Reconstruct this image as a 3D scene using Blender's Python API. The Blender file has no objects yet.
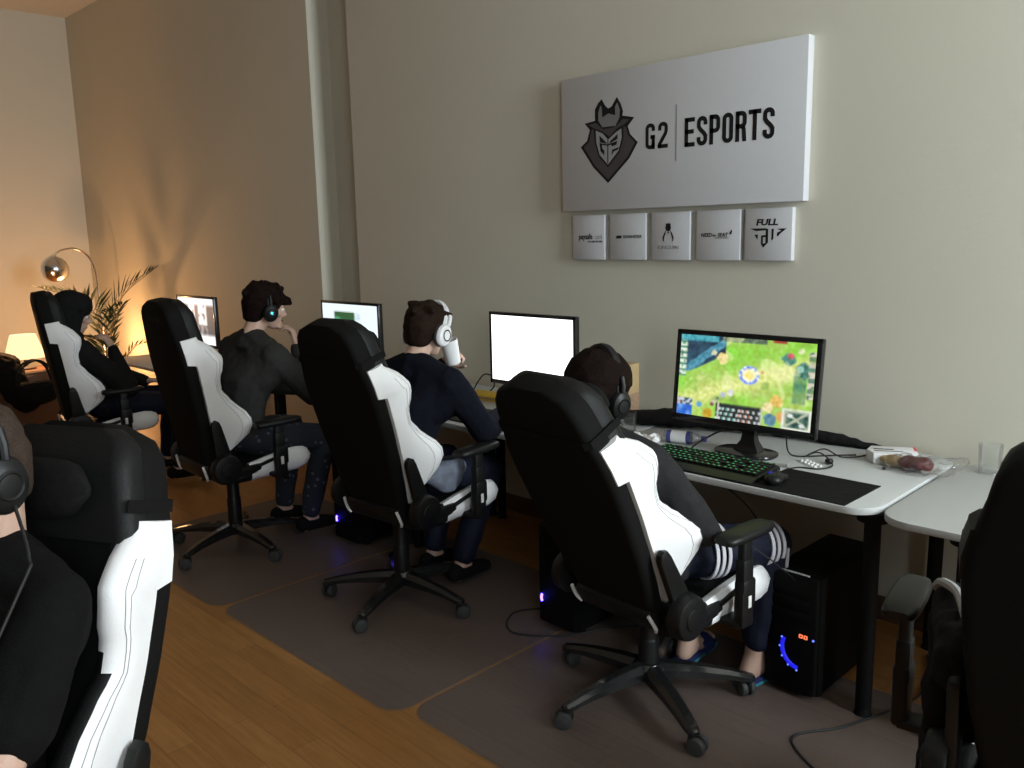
import bpy, bmesh, math, random
from mathutils import Vector, Matrix, noise
R = math.radians
V = Vector
random.seed(7)
SC = bpy.context.scene
COL = SC.collection

# ------------------------------------------------------------------ materials
def mat(name, col, rough=.6, metal=0, spec=.5, emit=None, es=0, noise_amt=0, nscale=40, bump=0, bscale=300, coat=0, trans=0, ior=1.45, alpha=1, stretch=None):
    m = bpy.data.materials.new(name); m.use_nodes = True
    n = m.node_tree.nodes; l = m.node_tree.links
    b = n['Principled BSDF']
    b.inputs['Base Color'].default_value = (*col, 1)
    b.inputs['Roughness'].default_value = rough
    b.inputs['Metallic'].default_value = metal
    b.inputs['Specular IOR Level'].default_value = spec
    b.inputs['Coat Weight'].default_value = coat
    b.inputs['Transmission Weight'].default_value = trans
    b.inputs['IOR'].default_value = ior
    b.inputs['Alpha'].default_value = alpha
    if emit:
        b.inputs['Emission Color'].default_value = (*emit, 1)
        b.inputs['Emission Strength'].default_value = es
    tc = n.new('ShaderNodeTexCoord')
    if noise_amt:
        t = n.new('ShaderNodeTexNoise'); t.inputs['Scale'].default_value = nscale; t.inputs['Detail'].default_value = 4
        l.new(tc.outputs['Object'], t.inputs['Vector'])
        mx = n.new('ShaderNodeMix'); mx.data_type = 'RGBA'
        mx.inputs[6].default_value = (*[c * (1 - noise_amt) for c in col], 1)
        mx.inputs[7].default_value = (*[min(1, c * (1 + noise_amt)) for c in col], 1)
        l.new(t.outputs['Fac'], mx.inputs[0]); l.new(mx.outputs[2], b.inputs['Base Color'])
    if bump:
        t = n.new('ShaderNodeTexNoise'); t.inputs['Scale'].default_value = bscale; t.inputs['Detail'].default_value = 3
        l.new(tc.outputs['Object'], t.inputs['Vector'])
        bp = n.new('ShaderNodeBump'); bp.inputs['Strength'].default_value = bump; bp.inputs['Distance'].default_value = .01
        l.new(t.outputs['Fac'], bp.inputs['Height']); l.new(bp.outputs['Normal'], b.inputs['Normal'])
    return m

M = {}
M['wall'] = mat('wall_plaster', (.60, .575, .475), .9, spec=.2, noise_amt=.03, nscale=2, bump=.06, bscale=60)
M['wall_dim'] = mat('bounce_cutting_plaster', (.10, .09, .08), .9, spec=.2, noise_amt=.05, nscale=2)  # unseen walls darkened to cut bounced light and deepen the shadows
M['ceil'] = mat('ceiling_plaster', (.72, .69, .62), .9, spec=.2, noise_amt=.02, nscale=3)
M['skirt'] = mat('skirting_wood', (.10, .055, .03), .5, noise_amt=.3, nscale=20)
M['leather'] = mat('black_leather', (.008, .008, .008), .5, spec=.22, bump=.15, bscale=260)
M['shell'] = mat('black_back_cover', (.006, .006, .0055), .8, spec=.12, noise_amt=.2, nscale=90, bump=.1, bscale=500)
M['white'] = mat('white_leather', (.86, .86, .86), .45, spec=.4, noise_amt=.02, nscale=12, bump=.08, bscale=220)
M['seam'] = mat('grey_seam', (.30, .30, .30), .7)
M['plastic'] = mat('black_plastic', (.008, .008, .008), .42, spec=.3, noise_amt=.2, nscale=60)
M['gloss'] = mat('black_gloss', (.012, .012, .012), .22, spec=.5, coat=.3, noise_amt=.1, nscale=30)
M['rubber'] = mat('grey_rubber', (.035, .035, .035), .6, noise_amt=.2, nscale=60)
M['chrome'] = mat('chrome', (.8, .8, .8), .16, metal=1, noise_amt=.03, nscale=8)
M['clip'] = mat('pale_metal', (.85, .85, .83), .4, metal=.2, noise_amt=.03, nscale=8)
M['desk'] = mat('white_laminate', (.47, .48, .47), .45, spec=.4, noise_amt=.02, nscale=9)
M['deskedge'] = mat('white_edge_band', (.62, .61, .58), .5, noise_amt=.02, nscale=9)
M['legmetal'] = mat('black_powder_coat', (.005, .005, .005), .7, spec=.2, noise_amt=.1, nscale=30)
M['canvas'] = mat('white_canvas', (.55, .55, .56), .8, spec=.2, noise_amt=.02, nscale=50, bump=.1, bscale=700)
M['ink'] = mat('black_ink', (.012, .012, .012), .7, spec=.2, noise_amt=.1, nscale=30)
M['inkgrey'] = mat('grey_ink', (.20, .19, .185), .7, spec=.2, noise_amt=.1, nscale=12)
M['inkdark'] = mat('dark_grey_ink', (.065, .055, .055), .7, spec=.2, noise_amt=.25, nscale=9)
M['inkpale'] = mat('pale_grey_ink', (.30, .30, .30), .7, spec=.2, noise_amt=.05, nscale=12)
M['skin'] = mat('skin', (.52, .34, .26), .5, spec=.35, noise_amt=.10, nscale=14, bump=.05, bscale=200)
M['hair_dark'] = mat('dark_brown_hair', (.009, .005, .004), .75, spec=.06, noise_amt=.5, nscale=60, bump=.6, bscale=160)
M['hair_brown'] = mat('brown_hair', (.016, .009, .006), .75, spec=.08, noise_amt=.5, nscale=60, bump=.3, bscale=120)
M['fade'] = mat('short_brown_hair', (.045, .030, .022), .7, spec=.2, noise_amt=.5, nscale=70, bump=.5, bscale=260)
M['eye'] = mat('eyeball', (.7, .68, .65), .2)
M['lip'] = mat('lip', (.36, .16, .13), .5)
M['grey_shirt'] = mat('charcoal_jersey', (.022, .021, .022), .9, spec=.1, noise_amt=.25, nscale=30, bump=.3, bscale=40)
M['navy'] = mat('navy_sweater', (.006, .007, .012), .95, spec=.1, noise_amt=.25, nscale=50, bump=.3, bscale=60)
M['dark_sweater'] = mat('dark_grey_sweater', (.030, .030, .028), .95, spec=.1, noise_amt=.25, nscale=40, bump=.3, bscale=50)
M['hoodie'] = mat('black_hoodie', (.011, .011, .011), .95, spec=.1, noise_amt=.25, nscale=40, bump=.3, bscale=40)
M['tee'] = mat('black_tee', (.006, .0058, .0058), .95, spec=.1, noise_amt=.25, nscale=60, bump=.25, bscale=300)
M['track'] = mat('navy_track_fabric', (.008, .010, .022), .7, spec=.2, noise_amt=.2, nscale=40, bump=.2, bscale=40)
M['stripe'] = mat('white_stripe', (.6, .6, .64), .8)
M['teal'] = mat('teal_foam', (.03, .20, .25), .7, noise_amt=.1, nscale=30)
M['blue_foam'] = mat('dark_blue_foam', (.01, .02, .10), .7, noise_amt=.1, nscale=30)
M['cable'] = mat('black_cable', (.010, .010, .010), .6)
M['white_plastic'] = mat('white_plastic', (.72, .72, .72), .4, noise_amt=.02, nscale=20)
M['cloth_black'] = mat('black_coat_cloth', (.005, .0045, .0045), .85, spec=.2, noise_amt=.3, nscale=30, bump=.4, bscale=25)
M['brownwood'] = mat('brown_cabinet_wood', (.17, .075, .03), .5, noise_amt=.35, nscale=5)
M['leaf'] = mat('palm_leaf', (.028, .05, .018), .5, noise_amt=.3, nscale=10)
M['stem'] = mat('palm_stem', (.16, .11, .05), .6, noise_amt=.3, nscale=14)
M['pot'] = mat('dark_pot', (.06, .05, .045), .6, noise_amt=.2, nscale=12)
M['soil'] = mat('soil', (.03, .02, .015), .9, noise_amt=.5, nscale=60)
M['carton'] = mat('tan_carton', (.42, .30, .15), .8, noise_amt=.2, nscale=14)
M['cartonprint'] = mat('carton_print', (.30, .19, .12), .8, noise_amt=.5, nscale=60)
M['yellow'] = mat('yellow_card', (.62, .40, .03), .6, noise_amt=.1, nscale=14)
M['red'] = mat('red_print', (.55, .06, .04), .6, noise_amt=.1, nscale=20)
M['paper'] = mat('white_paper', (.72, .71, .70), .8, noise_amt=.05, nscale=20, bump=.3, bscale=40)
M['silver'] = mat('foil_blister', (.55, .55, .53), .35, metal=.5, noise_amt=.15, nscale=40)
M['meat'] = mat('dark_red_food', (.11, .018, .018), .4, noise_amt=.6, nscale=50, bump=.5, bscale=50)
M['bluelabel'] = mat('blue_label', (.05, .06, .22), .5, noise_amt=.2, nscale=20)
M['pane'] = mat('window_glass', (.9, .95, 1), .05, trans=1)
M['mat_frame'] = mat('window_frame_white', (.7, .7, .68), .5)

def thin_clear(name, tint=(.9, .92, .92), gloss=.12, body=.06, bodycol=(.7, .7, .7), rough=.1):
    m = bpy.data.materials.new(name); m.use_nodes = True
    n = m.node_tree.nodes; l = m.node_tree.links; n.clear()
    o = n.new('ShaderNodeOutputMaterial'); t = n.new('ShaderNodeBsdfTransparent'); t.inputs[0].default_value = (*tint, 1)
    g = n.new('ShaderNodeBsdfGlossy'); g.inputs['Roughness'].default_value = rough
    d = n.new('ShaderNodeBsdfDiffuse'); d.inputs[0].default_value = (*bodycol, 1)
    lw = n.new('ShaderNodeLayerWeight'); lw.inputs[0].default_value = .3
    mm = n.new('ShaderNodeMath'); mm.operation = 'MULTIPLY_ADD'; mm.inputs[1].default_value = .5; mm.inputs[2].default_value = gloss
    l.new(lw.outputs['Fresnel'], mm.inputs[0])
    a = n.new('ShaderNodeMixShader'); a.inputs[0].default_value = body
    l.new(t.outputs[0], a.inputs[1]); l.new(d.outputs[0], a.inputs[2])
    b = n.new('ShaderNodeMixShader'); l.new(mm.outputs[0], b.inputs[0]); l.new(a.outputs[0], b.inputs[1]); l.new(g.outputs[0], b.inputs[2])
    l.new(b.outputs[0], o.inputs[0])
    return m
M['glass'] = thin_clear('clear_tumbler_glass', tint=(.96, .97, .97), gloss=.0, body=.03)
M['plasticbag'] = thin_clear('clear_plastic_bag', tint=(.95, .95, .95), gloss=.02, body=.025, rough=.12)
M['bottle'] = thin_clear('clear_bottle_plastic', gloss=.06, body=.12)
M['chairmat'] = thin_clear('frosted_floor_mat', tint=(.72, .74, .78), gloss=.02, body=.46, bodycol=(.19, .158, .148), rough=.42)
M['matedge'] = thin_clear('mat_edge_bevel', gloss=.0, body=.32, bodycol=(.30, .22, .16), rough=.4)

def glow(name, col, s):
    m = mat(name, (.02, .02, .02), .6, emit=col, es=s); return m
M['tower'] = mat('matte_black_tower', (.0035, .0035, .0035), .7, spec=.15, noise_amt=.2, nscale=30)
M['green_led'] = glow('green_backlight', (.06, .55, .16), .8)
M['blue_led'] = glow('blue_led', (.012, .012, 1.0), .8)
M['blue_spot'] = glow('blue_led_spot', (.12, .2, 1.0), 1.6)
M['blue_strong'] = glow('strong_blue_led', (.05, .03, 1.0), 24)
M['red_led'] = glow('red_led_display', (1.0, .2, .08), 1.3)
M['cyan_led'] = glow('cyan_headset_led', (.1, .75, .95), 1.6)
M['lampshade'] = glow('warm_lampshade', (1.0, .66, .34), 1.6)

def floor_mat():
    m = bpy.data.materials.new('oak_strip_parquet'); m.use_nodes = True
    n = m.node_tree.nodes; l = m.node_tree.links; b = n['Principled BSDF']
    tc = n.new('ShaderNodeTexCoord'); mp = n.new('ShaderNodeMapping'); l.new(tc.outputs['Object'], mp.inputs[0])
    br = n.new('ShaderNodeTexBrick'); br.offset = .37; br.offset_frequency = 2
    br.inputs['Scale'].default_value = 1; br.inputs['Brick Width'].default_value = .75; br.inputs['Row Height'].default_value = .095
    br.inputs['Mortar Size'].default_value = .0016; br.inputs['Mortar Smooth'].default_value = .3; br.inputs['Bias'].default_value = 0
    br.inputs['Color1'].default_value = (.385, .185, .056, 1); br.inputs['Color2'].default_value = (.315, .145, .041, 1); br.inputs['Mortar'].default_value = (.22, .105, .034, 1)
    l.new(mp.outputs[0], br.inputs[0])
    mp2 = n.new('ShaderNodeMapping'); mp2.inputs['Scale'].default_value = (2, 26, 1); l.new(tc.outputs['Object'], mp2.inputs[0])
    t = n.new('ShaderNodeTexNoise'); t.inputs['Scale'].default_value = 2.2; t.inputs['Detail'].default_value = 6; l.new(mp2.outputs[0], t.inputs['Vector'])
    mx = n.new('ShaderNodeMix'); mx.data_type = 'RGBA'; mx.blend_type = 'MULTIPLY'; mx.inputs[0].default_value = .55
    rp = n.new('ShaderNodeValToRGB'); rp.color_ramp.elements[0].position = .3; rp.color_ramp.elements[0].color = (.55, .5, .45, 1); rp.color_ramp.elements[1].position = .7
    l.new(t.outputs['Fac'], rp.inputs[0]); l.new(br.outputs['Color'], mx.inputs[6]); l.new(rp.outputs[0], mx.inputs[7]); l.new(mx.outputs[2], b.inputs['Base Color'])
    b.inputs['Roughness'].default_value = .42; b.inputs['Specular IOR Level'].default_value = .35
    return m
M['floor'] = floor_mat()

# ------------------------------------------------------------------ mesh helpers
class MB:
    def __init__(s): s.bm = bmesh.new()
    def _merge(s, b2, mi=None, T=None):
        if T is not None: bmesh.ops.transform(b2, matrix=T, verts=b2.verts)
        if mi is not None:
            for f in b2.faces: f.material_index = mi
        me = bpy.data.meshes.new('tmp'); b2.to_mesh(me); b2.free()
        s.bm.from_mesh(me); bpy.data.meshes.remove(me)
    def box(s, c, d, bev=0, mi=0, rot=None, seg=2):
        b = bmesh.new(); bmesh.ops.create_cube(b, size=1)
        bmesh.ops.scale(b, vec=d, verts=b.verts)
        if bev: bmesh.ops.bevel(b, geom=b.edges[:], offset=bev, segments=seg, profile=.5, affect='EDGES')
        T = Matrix.Translation(c)
        if rot is not None: T = T @ rot
        s._merge(b, mi, T)
    def cyl(s, p0, p1, r0, r1=None, seg=20, mi=0, bev=0):
        r1 = r0 if r1 is None else r1
        p0, p1 = V(p0), V(p1); d = p1 - p0
        b = bmesh.new(); bmesh.ops.create_cone(b, cap_ends=True, segments=seg, radius1=r0, radius2=r1, depth=d.length)
        if bev:
            es = [e for e in b.edges if abs(e.verts[0].co.z - e.verts[1].co.z) < 1e-6]
            bmesh.ops.bevel(b, geom=es, offset=bev, segments=2, profile=.5, affect='EDGES')
        q = V((0, 0, 1)).rotation_difference(d.normalized()).to_matrix().to_4x4()
        s._merge(b, mi, Matrix.Translation((p0 + p1) / 2) @ q)
    def ell(s, c, r, mi=0, rot=None, seg=20):
        b = bmesh.new(); bmesh.ops.create_uvsphere(b, u_segments=seg, v_segments=max(8, seg * 2 // 3), radius=1)
        bmesh.ops.scale(b, vec=r if hasattr(r, '__len__') else (r, r, r), verts=b.verts)
        T = Matrix.Translation(c)
        if rot is not None: T = T @ rot
        s._merge(b, mi, T)
    def lathe(s, prof, c=(0, 0, 0), seg=28, mi=0, rot=None):
        rings = [[V((r * math.cos(2 * math.pi * k / seg), r * math.sin(2 * math.pi * k / seg), z)) for k in range(seg)] for r, z in prof]
        b = bmesh.new(); vs = [[b.verts.new(p) for p in ring] for ring in rings]
        for i in range(len(vs) - 1):
            for k in range(seg):
                b.faces.new((vs[i][k], vs[i][(k + 1) % seg], vs[i + 1][(k + 1) % seg], vs[i + 1][k]))
        bmesh.ops.remove_doubles(b, verts=b.verts, dist=1e-6)
        T = Matrix.Translation(c)
        if rot is not None: T = T @ rot
        s._merge(b, mi, T)
    def tube(s, pts, r, seg=10, mi=0, sub=0):
        pts = [V(p) for p in pts]
        if sub:
            out = []
            for i in range(len(pts) - 1):
                p0 = pts[max(i - 1, 0)]; p1 = pts[i]; p2 = pts[i + 1]; p3 = pts[min(i + 2, len(pts) - 1)]
                for k in range(sub):
                    t = k / sub
                    out.append(.5 * ((2 * p1) + (p2 - p0) * t + (2 * p0 - 5 * p1 + 4 * p2 - p3) * t * t + (3 * p1 - p0 - 3 * p2 + p3) * t ** 3))
            out.append(pts[-1]); pts = out
        n = len(pts)
        rr = r if callable(r) else (lambda t: r)
        b = bmesh.new(); rings = []
        up = None
        for i, p in enumerate(pts):
            d = (pts[min(i + 1, n - 1)] - pts[max(i - 1, 0)]).normalized()
            if up is None:
                up = d.orthogonal().normalized()
            else:
                up = (up - d * up.dot(d)); up = up.normalized() if up.length > 1e-6 else d.orthogonal().normalized()
            sd = d.cross(up)
            ra = rr(i / max(1, n - 1))
            rings.append([b.verts.new(p + up * ra * math.cos(2 * math.pi * k / seg) + sd * ra * math.sin(2 * math.pi * k / seg)) for k in range(seg)])
        for i in range(n - 1):
            for k in range(seg):
                b.faces.new((rings[i][k], rings[i][(k + 1) % seg], rings[i + 1][(k + 1) % seg], rings[i + 1][k]))
        b.faces.new(rings[0][::-1]); b.faces.new(rings[-1])
        s._merge(b, mi)
    def loft(s, rings, mi=0, mfun=None, cap=True):
        b = bmesh.new(); vs = [[b.verts.new(V(p)) for p in ring] for ring in rings]; m = len(rings[0])
        for i in range(len(vs) - 1):
            for k in range(m):
                f = b.faces.new((vs[i][k], vs[i][(k + 1) % m], vs[i + 1][(k + 1) % m], vs[i + 1][k]))
                f.material_index = mfun(i, k) if mfun else mi
        if cap:
            f = b.faces.new(vs[0][::-1]); f.material_index = mi
            f = b.faces.new(vs[-1]); f.material_index = mi
        bmesh.ops.recalc_face_normals(b, faces=b.faces)
        s._merge(b)
    def prism(s, poly, T, depth, mi=0, bev=0):
        """polygon in the XY plane of T, extruded along its Z by depth"""
        b = bmesh.new(); vs = [b.verts.new((x, y, 0)) for x, y in poly]
        f = b.faces.new(vs)
        if depth:
            g = bmesh.ops.extrude_face_region(b, geom=[f])
            bmesh.ops.translate(b, vec=(0, 0, depth), verts=[v for v in g['geom'] if isinstance(v, bmesh.types.BMVert)])
        if bev:
            es = [e for e in b.edges if abs(e.verts[0].co.z - e.verts[1].co.z) < 1e-7]
            bmesh.ops.bevel(b, geom=es, offset=bev, segments=2, profile=.5, affect='EDGES')
        bmesh.ops.recalc_face_normals(b, faces=b.faces)
        s._merge(b, mi, T)
    def transform(s, T): bmesh.ops.transform(s.bm, matrix=T, verts=s.bm.verts); return s
    def mesh(s, name, mats, smooth=28):
        bmesh.ops.recalc_face_normals(s.bm, faces=s.bm.faces) if False else None
        me = bpy.data.meshes.new(name); s.bm.to_mesh(me); s.bm.free()
        for m in (mats if isinstance(mats, (list, tuple)) else [mats]): me.materials.append(m)
        if smooth: me.set_sharp_from_angle(angle=R(smooth)); me.polygons.foreach_set('use_smooth', [True] * len(me.polygons))
        return me
    def build(s, name, mats, parent=None, smooth=28, T=None):
        o = bpy.data.objects.new(name, s.mesh(name, mats, smooth)); COL.objects.link(o)
        if parent is not None: o.parent = parent
        if T is not None: o.matrix_local = T
        return o

def smooth_mesh(me, ang=40):
    me.polygons.foreach_set('use_smooth', [True] * len(me.polygons))
    me.set_sharp_from_angle(angle=R(ang))

def tag(o, label=None, cat=None, group=None, kind=None):
    if label: o['label'] = label
    if cat: o['category'] = cat
    if group: o['group'] = group
    if kind: o['kind'] = kind
    return o
def thing(name, loc=(0, 0, 0), rz=0, label=None, cat=None, group=None):
    o = bpy.data.objects.new(name, None); COL.objects.link(o); o.empty_display_size = .1
    o.location = loc; o.rotation_euler = (0, 0, rz)
    return tag(o, label, cat, group)
def put(me, name, parent, T=None):
    o = bpy.data.objects.new(name, me); COL.objects.link(o); o.parent = parent
    if T is not None: o.matrix_local = T
    return o
def interp(tab, x):
    if x <= tab[0][0]: return tab[0][1]
    for (a, fa), (b, fb) in zip(tab, tab[1:]):
        if x <= b:
            t = (x - a) / (b - a); t = t * t * (3 - 2 * t) * .5 + t * .5
            return fa + (fb - fa) * t
    return tab[-1][1]

# organic surfaces: hulls of ellipsoids fused into one continuous surface
_ICO = None
def ico():
    global _ICO
    if _ICO is None:
        b = bmesh.new(); bmesh.ops.create_icosphere(b, subdivisions=2, radius=1); _ICO = [v.co.copy() for v in b.verts]; b.free()
    return _ICO
def hull(*ells):
    """each ell: (centre, radius or (rx,ry,rz)[, rotation 3x3])"""
    return ells
def cap(p0, r0, p1, r1): return ((p0, r0), (p1, r1))
def chain(pts): return [((a[0], a[1]), (b[0], b[1])) for a, b in zip(pts, pts[1:])]
def blob(name, hulls, mats, voxel=.008, smooth=4, wob=0, wfreq=10, wseed=0):
    bm = bmesh.new()
    for h in hulls:
        b = bmesh.new()
        for e in h:
            c = V(e[0]); r = e[1]; r = r if hasattr(r, '__len__') else (r, r, r)
            Q = e[2] if len(e) > 2 else None
            for p in ico():
                q = V((p.x * r[0], p.y * r[1], p.z * r[2]))
                if Q is not None: q = Q @ q
                b.verts.new(c + q)
        g = bmesh.ops.convex_hull(b, input=b.verts)
        kill = list({v for v in g['geom_interior'] + g['geom_unused'] if isinstance(v, bmesh.types.BMVert)})
        bmesh.ops.delete(b, geom=kill, context='VERTS')
        me = bpy.data.meshes.new('t'); b.to_mesh(me); b.free(); bm.from_mesh(me); bpy.data.meshes.remove(me)
    me = bpy.data.meshes.new('t'); bm.to_mesh(me); bm.free()
    o = bpy.data.objects.new('t', me); COL.objects.link(o)
    md = o.modifiers.new('r', 'REMESH'); md.mode = 'VOXEL'; md.voxel_size = voxel; md.adaptivity = 0
    if smooth:
        ms = o.modifiers.new('s', 'SMOOTH'); ms.iterations = smooth; ms.factor = .5
    dg = bpy.context.evaluated_depsgraph_get(); dg.update()
    out = bpy.data.meshes.new_from_object(o.evaluated_get(dg)); out.name = name
    bpy.data.objects.remove(o); bpy.data.meshes.remove(me)
    if wob:
        out.update()
        nn = [v.normal.copy() for v in out.vertices]
        for v, n_ in zip(out.vertices, nn):
            p = v.co * wfreq + V((wseed, wseed * 2.3, wseed * .7))
            v.co += n_ * (noise.noise(p) * wob + noise.noise(p * 2.3) * wob * .5)
    out.materials.clear()
    for m in (mats if isinstance(mats, (list, tuple)) else [mats]): out.materials.append(m)
    smooth_mesh(out, 180)
    return out

# ------------------------------------------------------------------ camera  (measured from the photograph's vanishing lines)
YAW, PIT, ROL, FPX = R(44.844), R(9.919), R(-1.2334), 848.36
cy_, sy_, cp_, sp_ = math.cos(YAW), math.sin(YAW), math.cos(PIT), math.sin(PIT)
Fv = V((-sy_ * cp_, cy_ * cp_, -sp_)); rv = V((cy_, sy_, 0)); uv = rv.cross(Fv)
rr_ = rv * math.cos(ROL) + uv * math.sin(ROL); uu_ = -rv * math.sin(ROL) + uv * math.cos(ROL)
cam = bpy.data.cameras.new('camera'); co = bpy.data.objects.new('camera', cam); COL.objects.link(co)
cam.sensor_width = 36; cam.lens = FPX * 36 / 1024; cam.clip_start = .02
co.matrix_world = Matrix(((rr_.x, uu_.x, -Fv.x, 0), (rr_.y, uu_.y, -Fv.y, 0), (rr_.z, uu_.z, -Fv.z, 1.6), (0, 0, 0, 1)))
SC.camera = co
SC.view_settings.view_transform = 'Standard'; SC.view_settings.look = 'None'; SC.view_settings.gamma = 1; SC.view_settings.use_curve_mapping = False
SC.view_settings.exposure = 0
try: SC.cycles.max_bounces = 8; SC.cycles.sample_clamp_indirect = 4; SC.cycles.transparent_max_bounces = 12; SC.cycles.blur_glossy = 1
except Exception: pass

# ------------------------------------------------------------------ room
YW, XL, XR, YF, ZC = 3.41, -9.82, 2.2, -2.4, 3.92
def struct(name, mb, m, smooth=0): return tag(mb.build(name, m, None, smooth), kind='structure')
b = MB(); b.box(((XL + XR) / 2, (YW + YF) / 2, -.05), (XR - XL + .6, YW - YF + .8, .1)); struct('floor', b, M['floor'])
b = MB(); b.box(((XL + XR) / 2, (YW + YF) / 2, ZC + .05), (XR - XL + .6, YW - YF + .8, .1)); struct('ceiling', b, M['ceil'])
# long wall with the shallow recess between the two flat stretches
b = MB()
prof = [(XR, YW), (XR, YW + .3), (XL - .2, YW + .3), (XL - .2, YW), (-5.30, YW), (-5.30, YW + .173), (-4.835, YW + .173), (-4.835, YW)]
b.prism(prof, Matrix.Identity(4), ZC); struct('wall_back', b, M['wall'])
b = MB(); b.box((XL - .1, (YW + YF) / 2, ZC / 2), (.2, YW - YF, ZC)); struct('wall_left', b, M['wall'])
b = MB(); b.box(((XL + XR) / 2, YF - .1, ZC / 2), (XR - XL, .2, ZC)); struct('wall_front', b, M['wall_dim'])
# window wall
WIN = [(-1.7, -.3), (1.85, 3.05)]; WZ0, WZ1 = 1.15, 3.3
b = MB()
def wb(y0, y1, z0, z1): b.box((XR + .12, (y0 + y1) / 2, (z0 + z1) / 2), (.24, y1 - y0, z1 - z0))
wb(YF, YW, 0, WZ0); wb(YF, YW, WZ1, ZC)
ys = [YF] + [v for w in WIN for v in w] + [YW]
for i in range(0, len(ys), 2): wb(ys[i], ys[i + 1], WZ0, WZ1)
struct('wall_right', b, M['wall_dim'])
for i, (y0, y1) in enumerate(WIN):
    b = MB(); ym = (y0 + y1) / 2
    for y in (y0 + .03, ym, y1 - .03): b.box((XR + .15, y, (WZ0 + WZ1) / 2), (.06, .06, WZ1 - WZ0), .005)
    for z in (WZ0 + .03, 2.35, WZ1 - .03): b.box((XR + .15, ym, z), (.06, y1 - y0, .06), .005)
    b.box((XR - .02, ym, WZ0 - .02), (.3, y1 - y0 + .1, .04), .005)
    struct('window_%d' % (i + 1), b, M['mat_frame'])
b = MB()
b.box(((-4.835 + XR) / 2, YW - .0085, .05), (XR + 4.835, .017, .10), .004); b.box(((XL - 5.30) / 2, YW - .0085, .05), (-5.30 - XL, .017, .10), .004)
struct('baseboard_back', b, M['skirt'])

# daylight: one lamp the size of each window just outside it, warm lamps in the far corner
def area(name, loc, rot, sx, sy, w, col):
    L = bpy.data.lights.new(name, 'AREA'); L.shape = 'RECTANGLE'; L.size = sx; L.size_y = sy; L.energy = w; L.color = col
    o = bpy.data.objects.new(name, L); COL.objects.link(o); o.location = loc; o.rotation_euler = rot; return o
DAY = 1.0
for i, (y0, y1) in enumerate(WIN):
    area('window_daylight', (XR + .22, (y0 + y1) / 2, (WZ0 + WZ1) / 2), (0, R(90), 0), WZ1 - WZ0, y1 - y0, (108, 275)[i] * DAY, (.86, .95, 1.0))
def point(name, loc, w, col, r=.05):
    L = bpy.data.lights.new(name, 'POINT'); L.energy = w; L.color = col; L.shadow_soft_size = r
    o = bpy.data.objects.new(name, L); COL.objects.link(o); o.location = loc; return o
WARM = (1.0, .50, .20)
wd = bpy.data.worlds.new('world'); SC.world = wd; wd.use_nodes = True
wd.node_tree.nodes['Background'].inputs[0].default_value = (.7, .8, 1, 1); wd.node_tree.nodes['Background'].inputs[1].default_value = .25

# ------------------------------------------------------------------ sign and sponsor plaques on the wall
def onwall(y): return Matrix(((1, 0, 0, 0), (0, 0, -1, y), (0, 1, 0, 0), (0, 0, 0, 1)))     # XY -> wall plane, Z towards room
def stroke(mb, pts, w, T, mi=0, closed=False):
    """flat band of width w along a polyline, mitred"""
    P = [V((x, y)) for x, y in pts]; n = len(P); L_, R_ = [], []
    for i in range(n):
        if closed: a, c = P[i - 1], P[(i + 1) % n]
        else: a, c = P[max(i - 1, 0)], P[min(i + 1, n - 1)]
        d1 = (P[i] - a).normalized() if (P[i] - a).length > 1e-9 else None
        d2 = (c - P[i]).normalized() if (c - P[i]).length > 1e-9 else None
        if d1 is None: d1 = d2
        if d2 is None: d2 = d1
        n1 = V((-d1.y, d1.x)); n2 = V((-d2.y, d2.x)); m_ = (n1 + n2)
        m_ = m_ / max(.5, m_.dot(n1)) if m_.length > 1e-6 else n1
        L_.append(P[i] + m_ * w / 2); R_.append(P[i] - m_ * w / 2)
    k = n if closed else n - 1
    for i in range(k):
        j = (i + 1) % n
        mb.prism([L_[i], L_[j], R_[j], R_[i]], T, .0006, mi)
def arcp(cx, cy, rx, ry, a0, a1, n=6): return [(cx + rx * math.cos(R(a0 + (a1 - a0) * k / n)), cy + ry * math.sin(R(a0 + (a1 - a0) * k / n))) for k in range(n + 1)]
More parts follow.
